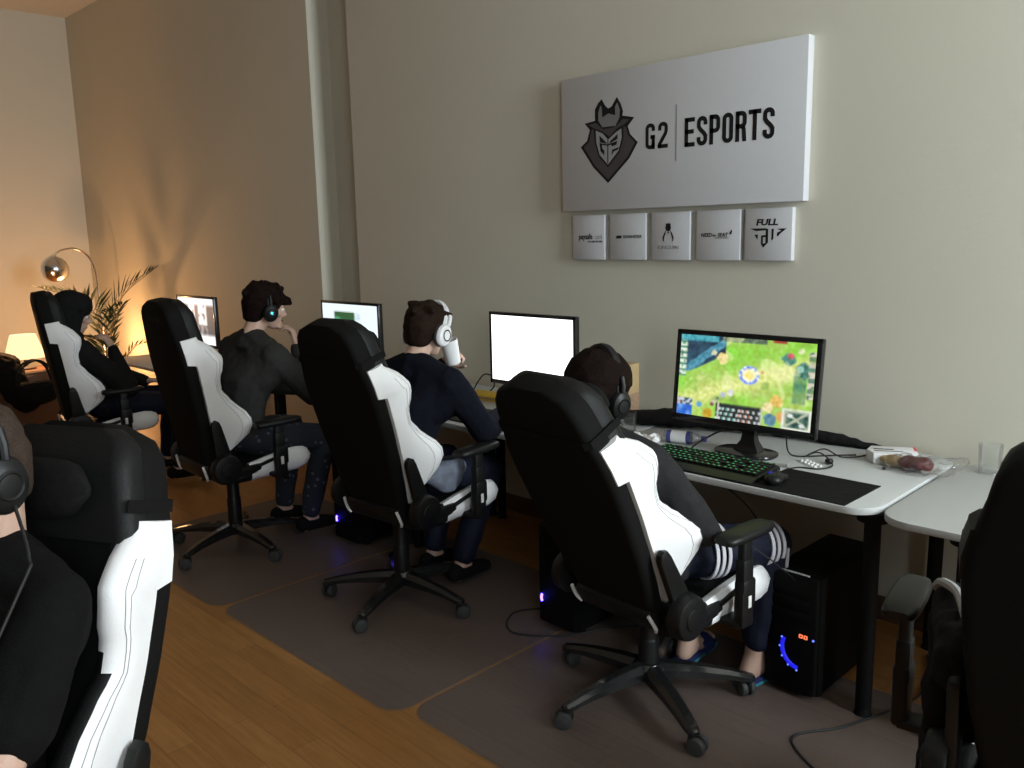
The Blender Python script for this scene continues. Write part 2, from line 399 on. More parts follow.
def glyph(ch):
    w, t = .42, .150; x0, x1, y0, y1 = t / 2, w - t / 2, t / 2, 1 - t / 2; r = .13
    if ch == 'E': return [[(x0, 0), (x0, 1)], [(0, y1), (w, y1)], [(0, .52), (w * .9, .52)], [(0, y0), (w, y0)]]
    if ch == 'T': return [[(w / 2, 0), (w / 2, 1)], [(-.02, y1), (w + .02, y1)]]
    if ch == 'O': return [arcp(x1 - r, y1 - r, r, r, 0, 90) + arcp(x0 + r, y1 - r, r, r, 90, 180) + arcp(x0 + r, y0 + r, r, r, 180, 270) + arcp(x1 - r, y0 + r, r, r, 270, 360)]
    if ch == 'P': return [[(x0, 0), (x0, 1)], [(0, y1)] + arcp(x1 - r, y1 - r, r, r, 90, 0) + arcp(x1 - r, .46 + r, r, r, 0, -90) + [(0, .46)]]
    if ch == 'R': return [[(x0, 0), (x0, 1)], [(0, y1)] + arcp(x1 - r, y1 - r, r, r, 90, 0) + arcp(x1 - r, .5 + r, r, r, 0, -90) + [(0, .5)], [(x1 - r * .5, .5), (x1 - .03, .38), (x1, 0)]]
    if ch == 'S': return [[(x1, .70)] + arcp(x1 - r, y1 - r, r, r, 0, 90) + arcp(x0 + r, y1 - r, r, r, 90, 180) + [(x0, .66), (x0 + .06, .56), (x1 - .06, .42), (x1, .33)] + arcp(x1 - r, y0 + r, r, r, 0, -90) + arcp(x0 + r, y0 + r, r, r, -90, -180) + [(x0, .30)]]
    if ch == 'G': return [[(x1, .70)] + arcp(x1 - r, y1 - r, r, r, 0, 90) + arcp(x0 + r, y1 - r, r, r, 90, 180) + arcp(x0 + r, y0 + r, r, r, 180, 270) + arcp(x1 - r, y0 + r, r, r, 270, 360) + [(x1, .5)], [(w * .52, .47), (w, .47)], [(x1, .3), (x1, 0)]]
    if ch == '2': return [[(x0, .68)] + arcp(x0 + r, y1 - r, r, r, 180, 90) + arcp(x1 - r, y1 - r, r, r, 90, 0) + [(x1, .66), (x1 - .03, .55), (x0, .16), (x0, 0)], [(0, y0), (w, y0)]]
def lettering(mb, txt, x, y, h, T, mi=0, sx=1.0, gap=.085):
    for ch in txt:
        for pl in glyph(ch):
            closed = ch == 'O'
            pts = pl[:-1] if closed else pl
            stroke(mb, [(x + px * h * sx, y + py * h) for px, py in pts], .150 * h, T, mi, closed)
        x += (.42 + gap) * h * sx
    return x
def text_mesh(body, size, cx, cz, m, y, bold=0, sx=1, shear=0, align='CENTER'):
    c = bpy.data.curves.new('t', 'FONT'); c.body = body; c.size = size; c.align_x = align; c.align_y = 'CENTER'; c.offset = bold; c.extrude = .0004; c.shear = shear; c.resolution_u = 2
    o = bpy.data.objects.new('t', c); COL.objects.link(o)
    dg = bpy.context.evaluated_depsgraph_get(); dg.update()
    me = bpy.data.meshes.new_from_object(o.evaluated_get(dg)); bpy.data.objects.remove(o); bpy.data.curves.remove(c)
    me.transform(Matrix.Translation((cx, y, cz)) @ Matrix(((sx, 0, 0, 0), (0, 0, -1, 0), (0, 1, 0, 0), (0, 0, 0, 1))))
    me.materials.clear(); me.materials.append(m); return me

sign = thing('sign_board', (-2.2945, YW, 1.7145), 0, 'large white canvas board with black emblem and G2 ESPORTS lettering on the wall', 'sign')
SX, SZ = -2.2945, 1.7145
def lo(pts): return [(x - SX, z - SZ) for x, z in pts]
b = MB(); b.box((0, -.025, .324), (1.307, .05, .648), .004); b.build('canvas_panel', M['canvas'], sign)
E_ = MB(); TW = lambda k: onwall(-.0505 - k * .0007)
EMB = {
 'outer': [(-2.688, 2.241), (-2.667, 2.208), (-2.648, 2.193), (-2.626, 2.201), (-2.596, 2.24), (-2.573, 2.207), (-2.559, 2.17), (-2.563, 2.151), (-2.493, 2.136), (-2.531, 2.099), (-2.517, 2.062), (-2.472, 2.021), (-2.521, 1.951), (-2.649, 1.843), (-2.741, 1.923), (-2.821, 2.026), (-2.78, 2.054), (-2.762, 2.104), (-2.795, 2.137), (-2.73, 2.144), (-2.73, 2.197), (-2.71, 2.224)],
 'hood': [(-2.752, 2.100), (-2.740, 2.106), (-2.731, 2.042), (-2.707, 1.973), (-2.649, 1.917), (-2.578, 1.984), (-2.556, 2.048), (-2.556, 2.102), (-2.541, 2.096), (-2.529, 2.058), (-2.488, 2.022), (-2.531, 1.959), (-2.649, 1.859), (-2.731, 1.932), (-2.801, 2.024), (-2.768, 2.047)],
 'hat': [(-2.694, 2.212), (-2.708, 2.18), (-2.708, 2.143), (-2.677, 2.100), (-2.605, 2.104), (-2.580, 2.143), (-2.577, 2.179), (-2.592, 2.214), (-2.61, 2.19), (-2.648, 2.175), (-2.681, 2.193)],
 'brim': [(-2.772, 2.129), (-2.722, 2.133), (-2.691, 2.108), (-2.596, 2.108), (-2.559, 2.136), (-2.520, 2.129), (-2.55, 2.110), (-2.596, 2.095), (-2.639, 2.060), (-2.677, 2.085), (-2.74, 2.111)],
 'bow': [(-2.686, 2.203), (-2.645, 2.176), (-2.605, 2.199), (-2.604, 2.157), (-2.645, 2.170), (-2.682, 2.155)],
 'mask': [(-2.724, 2.097), (-2.682, 2.080), (-2.648, 2.048), (-2.596, 2.080), (-2.568, 2.092), (-2.566, 2.049), (-2.584, 1.992), (-2.649, 1.930), (-2.700, 1.98), (-2.721, 2.041)],
 'eyeL': [(-2.701, 2.072), (-2.663, 2.039), (-2.653, 2.028), (-2.697, 2.040)],
 'eyeR': [(-2.589, 2.069), (-2.634, 2.039), (-2.639, 2.028), (-2.591, 2.046)],
 'marka': [(-2.699, 2.034), (-2.694, 1.998), (-2.671, 1.976), (-2.671, 1.999), (-2.682, 2.008), (-2.686, 2.030)],
 'markb': [(-2.632, 2.027), (-2.596, 2.031), (-2.594, 2.021), (-2.622, 2.014)],
 'markc': [(-2.622, 1.999), (-2.576, 2.008), (-2.590, 1.995), (-2.612, 1.990), (-2.626, 1.972)],
}
for nm, k, mi in (('outer', 0, 0), ('hood', 1, 2), ('brim', 1, 2), ('hat', 2, 1), ('brim', 2, 2), ('bow', 3, 0), ('mask', 2, 3), ('eyeL', 3, 0), ('eyeR', 3, 0), ('marka', 3, 0), ('markb', 3, 0), ('markc', 3, 0)):
    E_.prism(lo(EMB[nm]), TW(k), .0006, mi)
stroke(E_, lo([(-2.648, 2.05), (-2.649, 1.935)]), .005, TW(3), 0)
stroke(E_, lo([(-2.70, 2.033), (-2.65, 2.022), (-2.592, 2.034)]), .006, TW(3), 0)
E_.build('emblem', [M['ink'], M['inkgrey'], M['inkdark'], M['inkpale']], sign, smooth=0)
b = MB()
lettering(b, 'G2', *lo([(-2.429, 1.982)])[0], .116, onwall(-.0505), 0, 1.13, .12)
b.build('team_initials', M['ink'], sign, smooth=0); b = MB()
lettering(b, 'ESPORTS', *lo([(-2.214, 1.975)])[0], .126, onwall(-.0505), 0, 1.0, .087)
b.build('lettering', M['ink'], sign, smooth=0)
b = MB(); b.box((-2.2585 - SX, -.0508, 2.043 - SZ), (.0035, .001, .246)); b.build('divider_line', M['inkgrey'], sign, smooth=0)

PL = [(-2.900, -2.712, 'small white plaque with a black online payment logo, end plaque nearest the recess', 'pays'),
      (-2.656, -2.464, 'small white plaque with one thin line of black capitals SENNHEISER', 'senn'),
      (-2.407, -2.214, 'small white plaque with a black penguin mark, middle of the row', 'king'),
      (-2.160, -1.956, 'small white plaque with NEED for SEAT lettering and a tiny chair mark', 'need'),
      (-1.915, -1.705, 'small white plaque with bold FULL and a black arrow-like emblem', 'full')]
for x0, x1, lb, kd in PL:
    t = thing('sponsor_plaque', ((x0 + x1) / 2, YW, 1.471), 0, lb, 'plaque', 'sponsor plaques under the big sign')
    x1 += (.026, .028, .024, .022, .012)[[p[0] for p in PL].index(x0)]; t.location.x = (x0 + x1) / 2; xm = (x0 + x1) / 2 + .011; w = x1 - x0; yy = -.0305; dx = .011
    b = MB(); b.box((0, -.015, .111), (w - .004, .03, .222), .003); b.build('canvas_panel', M['canvas'], t)
    P = lambda me, nm='lettering': put(me, nm, t)
    if kd == 'pays':
        P(text_mesh('paysafe', .040, -2.800 - xm, .115, M['ink'], yy, .0009, .78)); P(text_mesh('card', .036, -2.715 - xm, .113, M['inkpale'], yy, 0, .7))
        P(text_mesh('PAY CASH. PAY SAFE.', .0125, -2.737 - xm, .090, M['ink'], yy, .0003, .8))
    if kd == 'senn':
        b = MB(); b.prism([(-.072, .104), (-.04, .104), (-.034, .118), (-.066, .118)], onwall(yy), .0006); b.build('logo_mark', [M['ink'], M['canvas']], t, 0)
        P(text_mesh('SENNHEISER', .021, .028, .111, M['ink'], yy, .0002, .96))
    if kd == 'king':
        b = MB(); T_ = onwall(yy)
        b.prism(arcp(-.012, .150, .0155, .0165, 0, 360, 14)[:-1], T_, .0006)
        b.prism([(x - .012, z) for x, z in [(-.015, .162), (-.010, .172), (-.004, .166), (0, .176), (.004, .166), (.010, .172), (.015, .162)]], T_, .0006)
        b.prism([(-.016, .128), (-.012, .134), (-.008, .128), (-.012, .121)], T_, .0006)
        for s in (-1, 1):
            b.prism([(x * s - .012, z) for x, z in [(.010, .140), (.022, .125), (.031, .105), (.029, .092), (.021, .083), (.024, .098), (.017, .118)]], T_, .0006)
        b.build('logo_mark', M['ink'], t, 0); P(text_mesh('KINGUIN', .024, -.012, .058, M['inkgrey'], yy, 0, 1.2))
    if kd == 'need':
        P(text_mesh('NEED', .0235, -.058, .112, M['ink'], yy, .0006, .95, .12)); P(text_mesh('for', .015, -.018, .110, M['ink'], yy, .0004, .95, .12)); P(text_mesh('SEAT', .0235, .025, .112, M['ink'], yy, .0006, .95, .12))
        P(text_mesh('GAMING SEATS', .009, .02, .099, M['inkgrey'], yy, 0, 1.1))
        b = MB(); b.prism([(.060, .114), (.068, .114), (.072, .128), (.068, .136), (.065, .128), (.059, .120)], onwall(yy), .0006); b.build('logo_mark', M['ink'], t, 0)
    if kd == 'full':
        c0 = xm
        q = lambda pts: [(x - c0, z - 1.471) for x, z in pts]
        P(text_mesh('FULL', .0365, -1.800 - c0, 1.632 - 1.471, M['ink'], yy, .0014, 1.28, .15))
        b = MB()
        for pl in ([(-1.877, 1.608), (-1.798, 1.608), (-1.803, 1.599), (-1.848, 1.597)], [(-1.855, 1.581), (-1.839, 1.583), (-1.841, 1.560)], [(-1.752, 1.605), (-1.708, 1.606), (-1.737, 1.584), (-1.745, 1.574), (-1.752, 1.574), (-1.750, 1.589), (-1.730, 1.597)],
                   [(-1.776, 1.604), (-1.766, 1.606), (-1.767, 1.562), (-1.776, 1.556)], [(-1.803, 1.604), (-1.792, 1.606), (-1.791, 1.548), (-1.803, 1.545)], [(-1.824, 1.578), (-1.815, 1.578), (-1.815, 1.545), (-1.824, 1.540)], [(-1.824, 1.542), (-1.791, 1.548), (-1.813, 1.526)], [(-1.824, 1.578), (-1.803, 1.580), (-1.803, 1.571), (-1.815, 1.570)]):
            b.prism(q(pl), onwall(yy), .0006)
        b.build('logo_mark', M['ink'], t, 0)

# ------------------------------------------------------------------ gaming chairs
HW = [(-.06, .160), (0, .170), (.12, .190), (.25, .208), (.40, .220), (.52, .224), (.60, .220), (.66, .208), (.72, .192), (.78, .180), (.815, .168), (.84, .148), (.858, .112), (.868, .072)]
WF = [(.0, .03), (.03, .07), (.07, .14), (.12, .195), (.17, .215), (.23, .195), (.31, .14), (.38, .105), (.43, .108), (.49, .135), (.54, .142), (.585, .122), (.63, .082), (.66, .055)]
def shell_rings(v0, v1, n, wb, wf, shrink=0.0, edge=.025):
    out = []
    for i in range(n + 1):
        v = v0 + (v1 - v0) * i / n; h = interp(HW, v) - shrink
        a, c = wb(v), wf(v); e = min(edge, (c - a) * .45, h * .5)
        ring = []
        for cx, cw, a0 in ((h - e, c - e, 0), (-h + e, c - e, 90), (-h + e, a + e, 180), (h - e, a + e, 270)):
            ring += [(cx + e * math.cos(R(a0 + 22.5 * k)), v, cw + e * math.sin(R(a0 + 22.5 * k))) for k in range(5)]
        out.append(ring)
    return out
def rot_uvw(rings): return [[(u, w, v) for u, v, w in r] for r in rings]      # back space: x=u, y=w (forward), z=v
CM = {}
def chair_meshes():
    # back shell, headrest, cushion
    b = MB(); b.loft(rot_uvw(shell_rings(-.03, .866, 30, lambda v: -.055 + .012 * max(0, (v - .8) / .07), lambda v: .012 + (.02 if v > .62 else 0)))); CM['shell'] = b.mesh('back_shell', M['shell'], 50)
    b = MB(); b.loft(rot_uvw(shell_rings(.625, .855, 12, lambda v: .0 + .01 * max(0, (v - .82) / .04), lambda v: .085 - .03 * max(0, (v - .78) / .08), .003, .03))); CM['headrest'] = b.mesh('headrest', M['leather'], 50)
    b = MB(); b.loft(rot_uvw(shell_rings(-.02, .70, 24, lambda v: -.0, lambda v: .045 + .02 * math.exp(-((v - .2) / .12) ** 2), .065, .02))); CM['cushion'] = b.mesh('back_cushion', M['leather'], 50)
    for s in (-1, 1):
        rings = []; vs = [.0, .02, .045, .075, .11, .15, .19, .23, .27, .31, .335, .36, .38, .40, .42, .445, .47, .505, .53, .545, .57, .60, .63, .655, .67]
        for v in vs:
            h = interp(HW, v); wf = interp(WF, v); w0 = .008 if v < .535 else -.034; fl = .045 * math.exp(-((v - .16) / .09) ** 2) + .012 * math.exp(-((v - .52) / .07) ** 2)
            k = (wf - w0)
            rings.append([(s * (h + .006), w0, v), (s * (h + .012), w0 + .3 * k, v), (s * (h + .016 + fl * .5), w0 + .6 * k, v), (s * (h + .012 + fl), wf - .028, v), (s * (h + .002 + fl), wf - .010, v), (s * (h - .014 + fl), wf, v), (s * (h - .032 + fl), wf - .006, v),
                          (s * (h - .046 + fl * .7), wf - .025, v), (s * (h - .062 + fl * .3), w0 + .42 * k, v), (s * (h - .085), min(.045, w0 + .4 * k), v), (s * (h - .085), w0, v)])
        b = MB()
        mf = lambda i, k: 0 if (k >= 9 or k < (9 if vs[i] >= .50 else 8 if vs[i] >= .465 else 7 if vs[i] >= .44 else 6 if vs[i] >= .415 else 5 if vs[i] >= .375 else 4)) else 1
        b.loft(rings, 0, mf)
        # stitched seam lines on the outer face
        for q, off in ((3, 0), (2, .35)):
            b.tube([(r_[q][0] + (r_[q + 1][0] - r_[q][0]) * off + s * .0004, r_[q][1] + (r_[q + 1][1] - r_[q][1]) * off, r_[q][2]) for r_ in rings[3:-3]], .0009, 5, 2)
        CM['wing%d' % s] = b.mesh('side_bolster', [M['white'], M['leather'], M['seam']], 55)
    # rear crossbar with pale end clips
    b = MB(); b.box((0, -.045, -.038), (.335, .055, .085), .018); b.box((0, -.03, -.076), (.28, .05, .03), .01); CM['crossbar'] = b.mesh('rear_cover', M['plastic'])
    for s in (-1, 1):
        b = MB(); b.tube([(s * .170, -.072, .004), (s * .175, -.071, -.025), (s * .175, -.068, -.058), (s * .164, -.064, -.078)], .0065, 8, 0, 4); CM['clip%d' % s] = b.mesh('end_clip', M['clip'])
        # recline bracket: rounded arm up the side of the back
        b = MB(); prof = [(-.045, -.06), (.03, -.06), (.034, .05), (.022, .2), (.016, .225), (0, .238), (-.018, .23), (-.028, .21)]
        b.prism(prof, Matrix(((0, 0, s, s * .222), (1, 0, 0, .02), (0, 1, 0, 0), (0, 0, 0, 1))), .026, 0, .007); CM['bracket%d' % s] = b.mesh('recline_bracket', M['plastic'])
    # neck pillow and its strap
    b = MB(); rings = []
    for i in range(9):
        t = -1 + 2 * i / 8; rw = .062 * math.sqrt(max(.02, 1 - t ** 4 * .95))
        rings.append([(t * .135, .115 + .034 * math.cos(a) * rw / .062, .725 + rw * math.sin(a)) for a in [2 * math.pi * k / 14 for k in range(14)]])
    b.loft(rings); CM['pillow'] = b.mesh('neck_pillow', M['cloth_black'], 50)
    b = MB(); h = interp(HW, .70) + .003
    pth = [(-h, .08), (-h - .001, .02), (-h, -.045), (-h + .02, -.059), (0, -.060), (h - .02, -.059), (h, -.045), (h + .001, .02), (h, .08)]
    for (x0, y0), (x1, y1) in zip(pth, pth[1:]):
        d = V((x1 - x0, y1 - y0, 0)); ang = math.atan2(d.y, d.x)
        b.box(((x0 + x1) / 2, (y0 + y1) / 2, .70), (d.length + .002, .003, .026), 0, 0, Matrix.Rotation(ang, 4, 'Z'))
    CM['strap'] = b.mesh('pillow_strap', M['shell'])
    # seat
    b = MB(); rings = []
    for y, z0, z1 in ((-.235, -.05, .015), (-.20, -.06, .03), (-.1, -.06, .035), (.08, -.06, .035), (.2, -.06, .04), (.265, -.058, .035), (.30, -.045, .015), (.312, -.025, -.005)):
        h = .19; e = .02
        rings.append([(-h, y, z0), (h, y, z0), (h, y, z1 - .01), (h - .03, y, z1), (0, y, z1 - .008), (-h + .03, y, z1), (-h, y, z1 - .01)])
    b.loft(rings); CM['seat'] = b.mesh('seat_cushion', M['leather'], 50)
    for s in (-1, 1):
        b = MB(); rings = []
        for y, z0, z1, g in ((-.19, -.03, -.005, -.02), (-.16, -.052, .015, 0), (-.08, -.058, .04, .0), (.02, -.058, .055, .004), (.14, -.060, .068, .01), (.21, -.062, .07, .012), (.262, -.055, .06, .008), (.295, -.038, .04, -.005), (.31, -.015, .01, -.02)):
            x0, x1 = .165, .258 + g
            rings.append([(s * x0, y, z0), (s * (x1 - .02), y, z0), (s * x1, y, z0 + .02), (s * (x1 + .006), y, (z0 + z1) / 2), (s * (x1 - .004), y, z1 - .018), (s * (x1 - .022), y, z1), (s * (x1 - .05), y, z1 - .006), (s * x0, y, z1 - .04 if z1 > .03 else z0 + .01)])
        b.loft(rings, 0, lambda i, k: 1 if k in (6, 7) or i < 2 else 0); CM['seatside%d' % s] = b.mesh('seat_bolster', [M['white'], M['leather']], 55)
        # hinge housing
        b = MB(); b.cyl((s * .236, -.225, .005), (s * .288, -.225, .005), .078, .070, 28, 0, .01); b.cyl((s * .285, -.225, .005), (s * .294, -.225, .005), .04, .036, 20, 0, .003)
        b.box((s * .25, -.14, -.035), (.03, .2, .05), .012); b.cyl((s * .262, -.06, -.02), (s * .262, .06, .0), .009, .009, 10)
        CM['hinge%d' % s] = b.mesh('hinge_cover', M['plastic'])
        # armrest
        b = MB(); b.box((s * .20, .03, -.075), (.26, .07, .022), .006); b.box((s * .325, .03, -.02), (.04, .065, .13), .012); b.box((s * .325, .03, .07), (.036, .054, .15), .008); b.box((s * .325, .035, .03), (.044, .07, .10), .014)
        CM['armpost%d' % s] = b.mesh('arm_post', M['plastic'])
        b = MB(); b.box((s * .3475, .030, .005), (.003, .016, .04), .001); CM['armlabel%d' % s] = b.mesh('post_label', M['clip'])
        b = MB(); rings = []
        for y, hw, zc, th in ((-.095, .026, .198, .010), (-.082, .038, .199, .015), (-.03, .042, .199, .017), (.05, .043, .200, .018), (.11, .041, .202, .017), (.14, .032, .203, .014), (.152, .018, .204, .007)):
            rings.append([(s * .325 + hw * math.copysign(abs(math.cos(a)) ** .55, math.cos(a)), y, zc + th * math.copysign(abs(math.sin(a)) ** .7, math.sin(a))) for a in [2 * math.pi * k / 16 for k in range(16)]])
        b.loft(rings); b.box((s * .325, .03, .13), (.028, .046, .13), .007); CM['armpad%d' % s] = b.mesh('arm_pad', M['plastic'], 50)
    b = MB(); b.box((0, -.02, -.085), (.20, .30, .035), .012); b.box((0, 0, -.11), (.12, .16, .04), .012)
    b.tube([(.10, .05, -.10), (.20, .06, -.10), (.245, .07, -.098)], .007, 8); b.cyl((.235, .07, -.098), (.285, .075, -.096), .012, .010, 10)
    b.tube([(-.10, .02, -.10), (-.24, .02, -.10)], .007, 8); b.cyl((-.23, .02, -.1), (-.28, .02, -.1), .012, .01, 10)
    CM['mech'] = b.mesh('tilt_mechanism', M['plastic'])
    b = MB(); b.lathe([(.0, .10), (.036, .10), (.036, .225), (.034, .23), (.032, .235), (.032, .36), (.0, .36)]); CM['lift'] = b.mesh('gas_lift', M['plastic'])
    b = MB(); b.lathe([(0, .075), (.05, .075), (.058, .09), (.058, .118), (.046, .135), (.036, .138), (0, .138)])
    for k in range(5):
        rings = []
        for r, hw, z0, z1 in ((.03, .036, .082, .134), (.10, .034, .085, .130), (.18, .030, .084, .120), (.26, .026, .078, .106), (.315, .023, .068, .092), (.338, .019, .066, .086), (.345, .010, .070, .080)):
            rings.append([(r, -hw, z0), (r, hw, z0), (r, hw * .95, z0 + (z1 - z0) * .6), (r, hw * .45, z1), (r, -hw * .45, z1), (r, -hw * .95, z0 + (z1 - z0) * .6)])
        lb = MB(); lb.loft(rings); lb.transform(Matrix.Rotation(2 * math.pi * k / 5, 4, 'Z') @ Matrix.Diagonal((1.06, 1, 1, 1)))
        me = lb.mesh('t', M['gloss'], 0); b.bm.from_mesh(me); bpy.data.meshes.remove(me)
    CM['base'] = b.mesh('star_base', M['gloss'])
    b = MB(); b.cyl((0, 0, .052), (0, 0, .074), .011, .011, 12); b.box((.008, 0, .045), (.05, .016, .03), .007); CM['caster'] = b.mesh('caster', M['plastic'])
    b = MB()
    for s in (-1, 1): b.cyl((.016, s * .006, .031), (.016, s * .026, .031), .031, .028, 22, 0, .004)
    CM['wheel'] = b.mesh('wheel', M['rubber'])
    CM['logo'] = None
chair_meshes()
for s_ in (-1, 1):
    CM['dark%d' % s_] = CM['wing%d' % s_].copy(); CM['dark%d' % s_].materials[0] = M['leather']
logo_me = text_mesh('MAXNOMIC', .032, 0, .775, mat('embossed_lettering', (.003, .003, .003), .9), 0, .001, 1.0, .1)
def gaming_chair(hub, yaw, label, recline=12, piv=.46, base_rot=0, pillow=True, logo=False, arm_dz=0, name='gaming_chair', blen=.955, seat_tilt=4, dark=False, arm_dx=0, arm_dy=0):
    fwd = FWD[tuple(hub)]
    c = thing(name, (hub[0], hub[1], 0), R(yaw), label, 'chair', 'gaming chairs in the room')
    BT = Matrix.Translation((0, fwd - .235, piv + .012)) @ Matrix.Rotation(R(recline), 4, 'X') @ Matrix.Diagonal((1, 1, blen, 1))
    ST = Matrix.Translation((0, fwd - .1, piv - .005)) @ Matrix.Rotation(R(seat_tilt), 4, 'X') @ Matrix.Translation((0, .1, 0))
    AT = Matrix.Translation((0, fwd, piv))
    SL = ST @ Matrix.Translation((0, -.03, -.04)) @ Matrix.Diagonal((1, .88, .92, 1))
    put(CM['shell'], 'back_shell', c, BT); put(CM['headrest'], 'headrest', c, BT); put(CM['cushion'], 'back_cushion', c, BT)
    for s in (-1, 1):
        o = put(CM[('dark' if dark else 'wing') + '%d' % s], 'side_bolster', c, BT)
        if not dark: tag(o, 'white leather side bolster')
        put(CM['bracket%d' % s], 'recline_bracket', c, BT)
    rc = put(CM['crossbar'], 'rear_cover', c, BT)
    for s in (-1, 1): tag(put(CM['clip%d' % s], 'end_clip', rc), 'pale metal clip')
    if pillow:
        p = put(CM['pillow'], 'neck_pillow', c, BT); put(CM['strap'], 'pillow_strap', p)
    if logo:
        o = put(logo_me, 'embossed_logo', c, BT @ Matrix.Translation((0, -.0552, 0)))
    put(CM['seat'], 'seat_cushion', c, SL)
    for s in (-1, 1):
        tag(put(CM['seatside%d' % s], 'seat_bolster', c, SL), 'white leather seat side')
        put(CM['hinge%d' % s], 'hinge_cover', c, ST)
        a = put(CM['armpost%d' % s], 'armrest', c, AT @ Matrix.Translation((s * arm_dx, arm_dy, 0))); tag(put(CM['armlabel%d' % s], 'post_label', a), 'silver label'); put(CM['armpad%d' % s], 'arm_pad', a, Matrix.Translation((0, 0, arm_dz)))
    put(CM['mech'], 'tilt_mechanism', c, ST @ Matrix.Translation((0, 0, -.02)))
    put(CM['lift'], 'gas_lift', c, Matrix.Diagonal((1, 1, (piv - .09) / .36, 1)))
    sb = put(CM['base'], 'star_base', c, Matrix.Rotation(R(base_rot), 4, 'Z'))
    for k in range(5):
        T = Matrix.Rotation(R(base_rot), 4, 'Z') @ Matrix.Rotation(2 * math.pi * k / 5, 4, 'Z') @ Matrix.Translation((.345, 0, 0)) @ Matrix.Rotation(R(70 * k + 40), 4, 'Z')
        cs = put(CM['caster'], 'caster', c, T); put(CM['wheel'], 'wheel', cs)
    return c
def CT(hub, yaw): return Matrix.Translation((hub[0], hub[1], 0)) @ Matrix.Rotation(R(yaw), 4, 'Z') @ Matrix.Translation((0, PFWD[tuple(hub)], 0))
HUB = {'a': ((-1.612, 2.265), -5), 'b': ((-2.91, 2.20), 4), 'c': ((-4.105, 2.02), -3), 'd': ((-5.815, 2.06), -12), 'e': ((-.312, 2.09), 9), 'p': ((-1.645, .180), 207)}
FWD = {HUB[k][0]: v for k, v in (('a', .10), ('b', .14), ('c', .09), ('d', 0.), ('e', 0.), ('p', 0.))}
PFWD = {HUB[k][0]: v for k, v in (('a', .10), ('b', .14), ('c', .15), ('d', .05), ('e', 0.), ('p', 0.))}
CH = {}
CH['a'] = gaming_chair(*HUB['a'], 'black and white gaming chair leaned back, holding the person in striped track trousers', 27, .435, -31 + 5, arm_dz=.03, arm_dy=-.05, seat_tilt=5)
CH['b'] = gaming_chair(*HUB['b'], 'black and white gaming chair holding the person with the white headphones', 17, .485, 2, arm_dz=.02, blen=.945)
CH['c'] = gaming_chair(*HUB['c'], 'black and white gaming chair in front of the person whose headset glows blue', 10, .505, 5, pillow=False, logo=True)
CH['d'] = gaming_chair(*HUB['d'], 'black and white gaming chair of the hooded person near the palm and arc lamp', 8, .485, 20, pillow=False, logo=True)
CH['e'] = gaming_chair(*HUB['e'], 'dark gaming chair cut off by the picture edge, by the desk with the empty tumbler', 14, .46, 12, pillow=False, arm_dz=.05, dark=True, blen=.90, arm_dx=.06)
CH['p'] = gaming_chair(*HUB['p'], 'close-up gaming chair with its white bolster turned to the camera, behind the T-shirt wearer', 17, .43, 20)

# ------------------------------------------------------------------ people
def rotm(yaw=0, pitch=0, roll=0):
    """head frame: yaw about z (deg, + turns to the person's left), pitch (+ looks up), roll"""
    return (Matrix.Rotation(R(yaw), 3, 'Z') @ Matrix.Rotation(R(pitch), 3, 'X') @ Matrix.Rotation(R(roll), 3, 'Y'))
def head_hulls(c, Q):
    f = lambda x, y, z: V(c) + Q @ V((x, y, z))
    E = lambda x, y, z, r: (f(x, y, z), r, Q)
    H = [hull(E(0, -.018, .034, (.074, .088, .082)), E(0, .018, .03, (.068, .072, .075))),
         hull(E(0, .02, -.03, (.062, .066, .05)), E(0, .048, -.085, (.030, .030, .022)), E(0, -.02, -.02, (.066, .06, .05))),
         hull(E(0, .066, -.094, (.018, .015, .013)), E(0, .05, -.07, (.036, .03, .02))),
         hull(E(0, .086, .012, (.008, .010, .012)), E(0, .108, -.026, (.011, .010, .009))),
         hull(E(-.012, .096, -.030, (.008, .009, .007)), E(.012, .096, -.030, (.008, .009, .007))),
         hull(E(-.033, .074, .022, (.020, .012, .008)), E(0, .084, .018, (.012, .010, .008))), hull(E(.033, .074, .022, (.020, .012, .008)), E(0, .084, .018, (.012, .010, .008))),
         hull(E(-.016, .083, -.056, (.010, .008, .006)), E(.016, .083, -.056, (.010, .008, .006))), hull(E(-.012, .083, -.066, (.010, .008, .006)), E(.012, .083, -.066, (.010, .008, .006)))]
    for s in (-1, 1):
        H += [hull(E(s * .048, .058, -.014, (.022, .022, .018))), hull(E(s * .073, -.004, .012, (.010, .018, .022)), E(s * .073, .000, -.022, (.008, .010, .010)))]
    return H
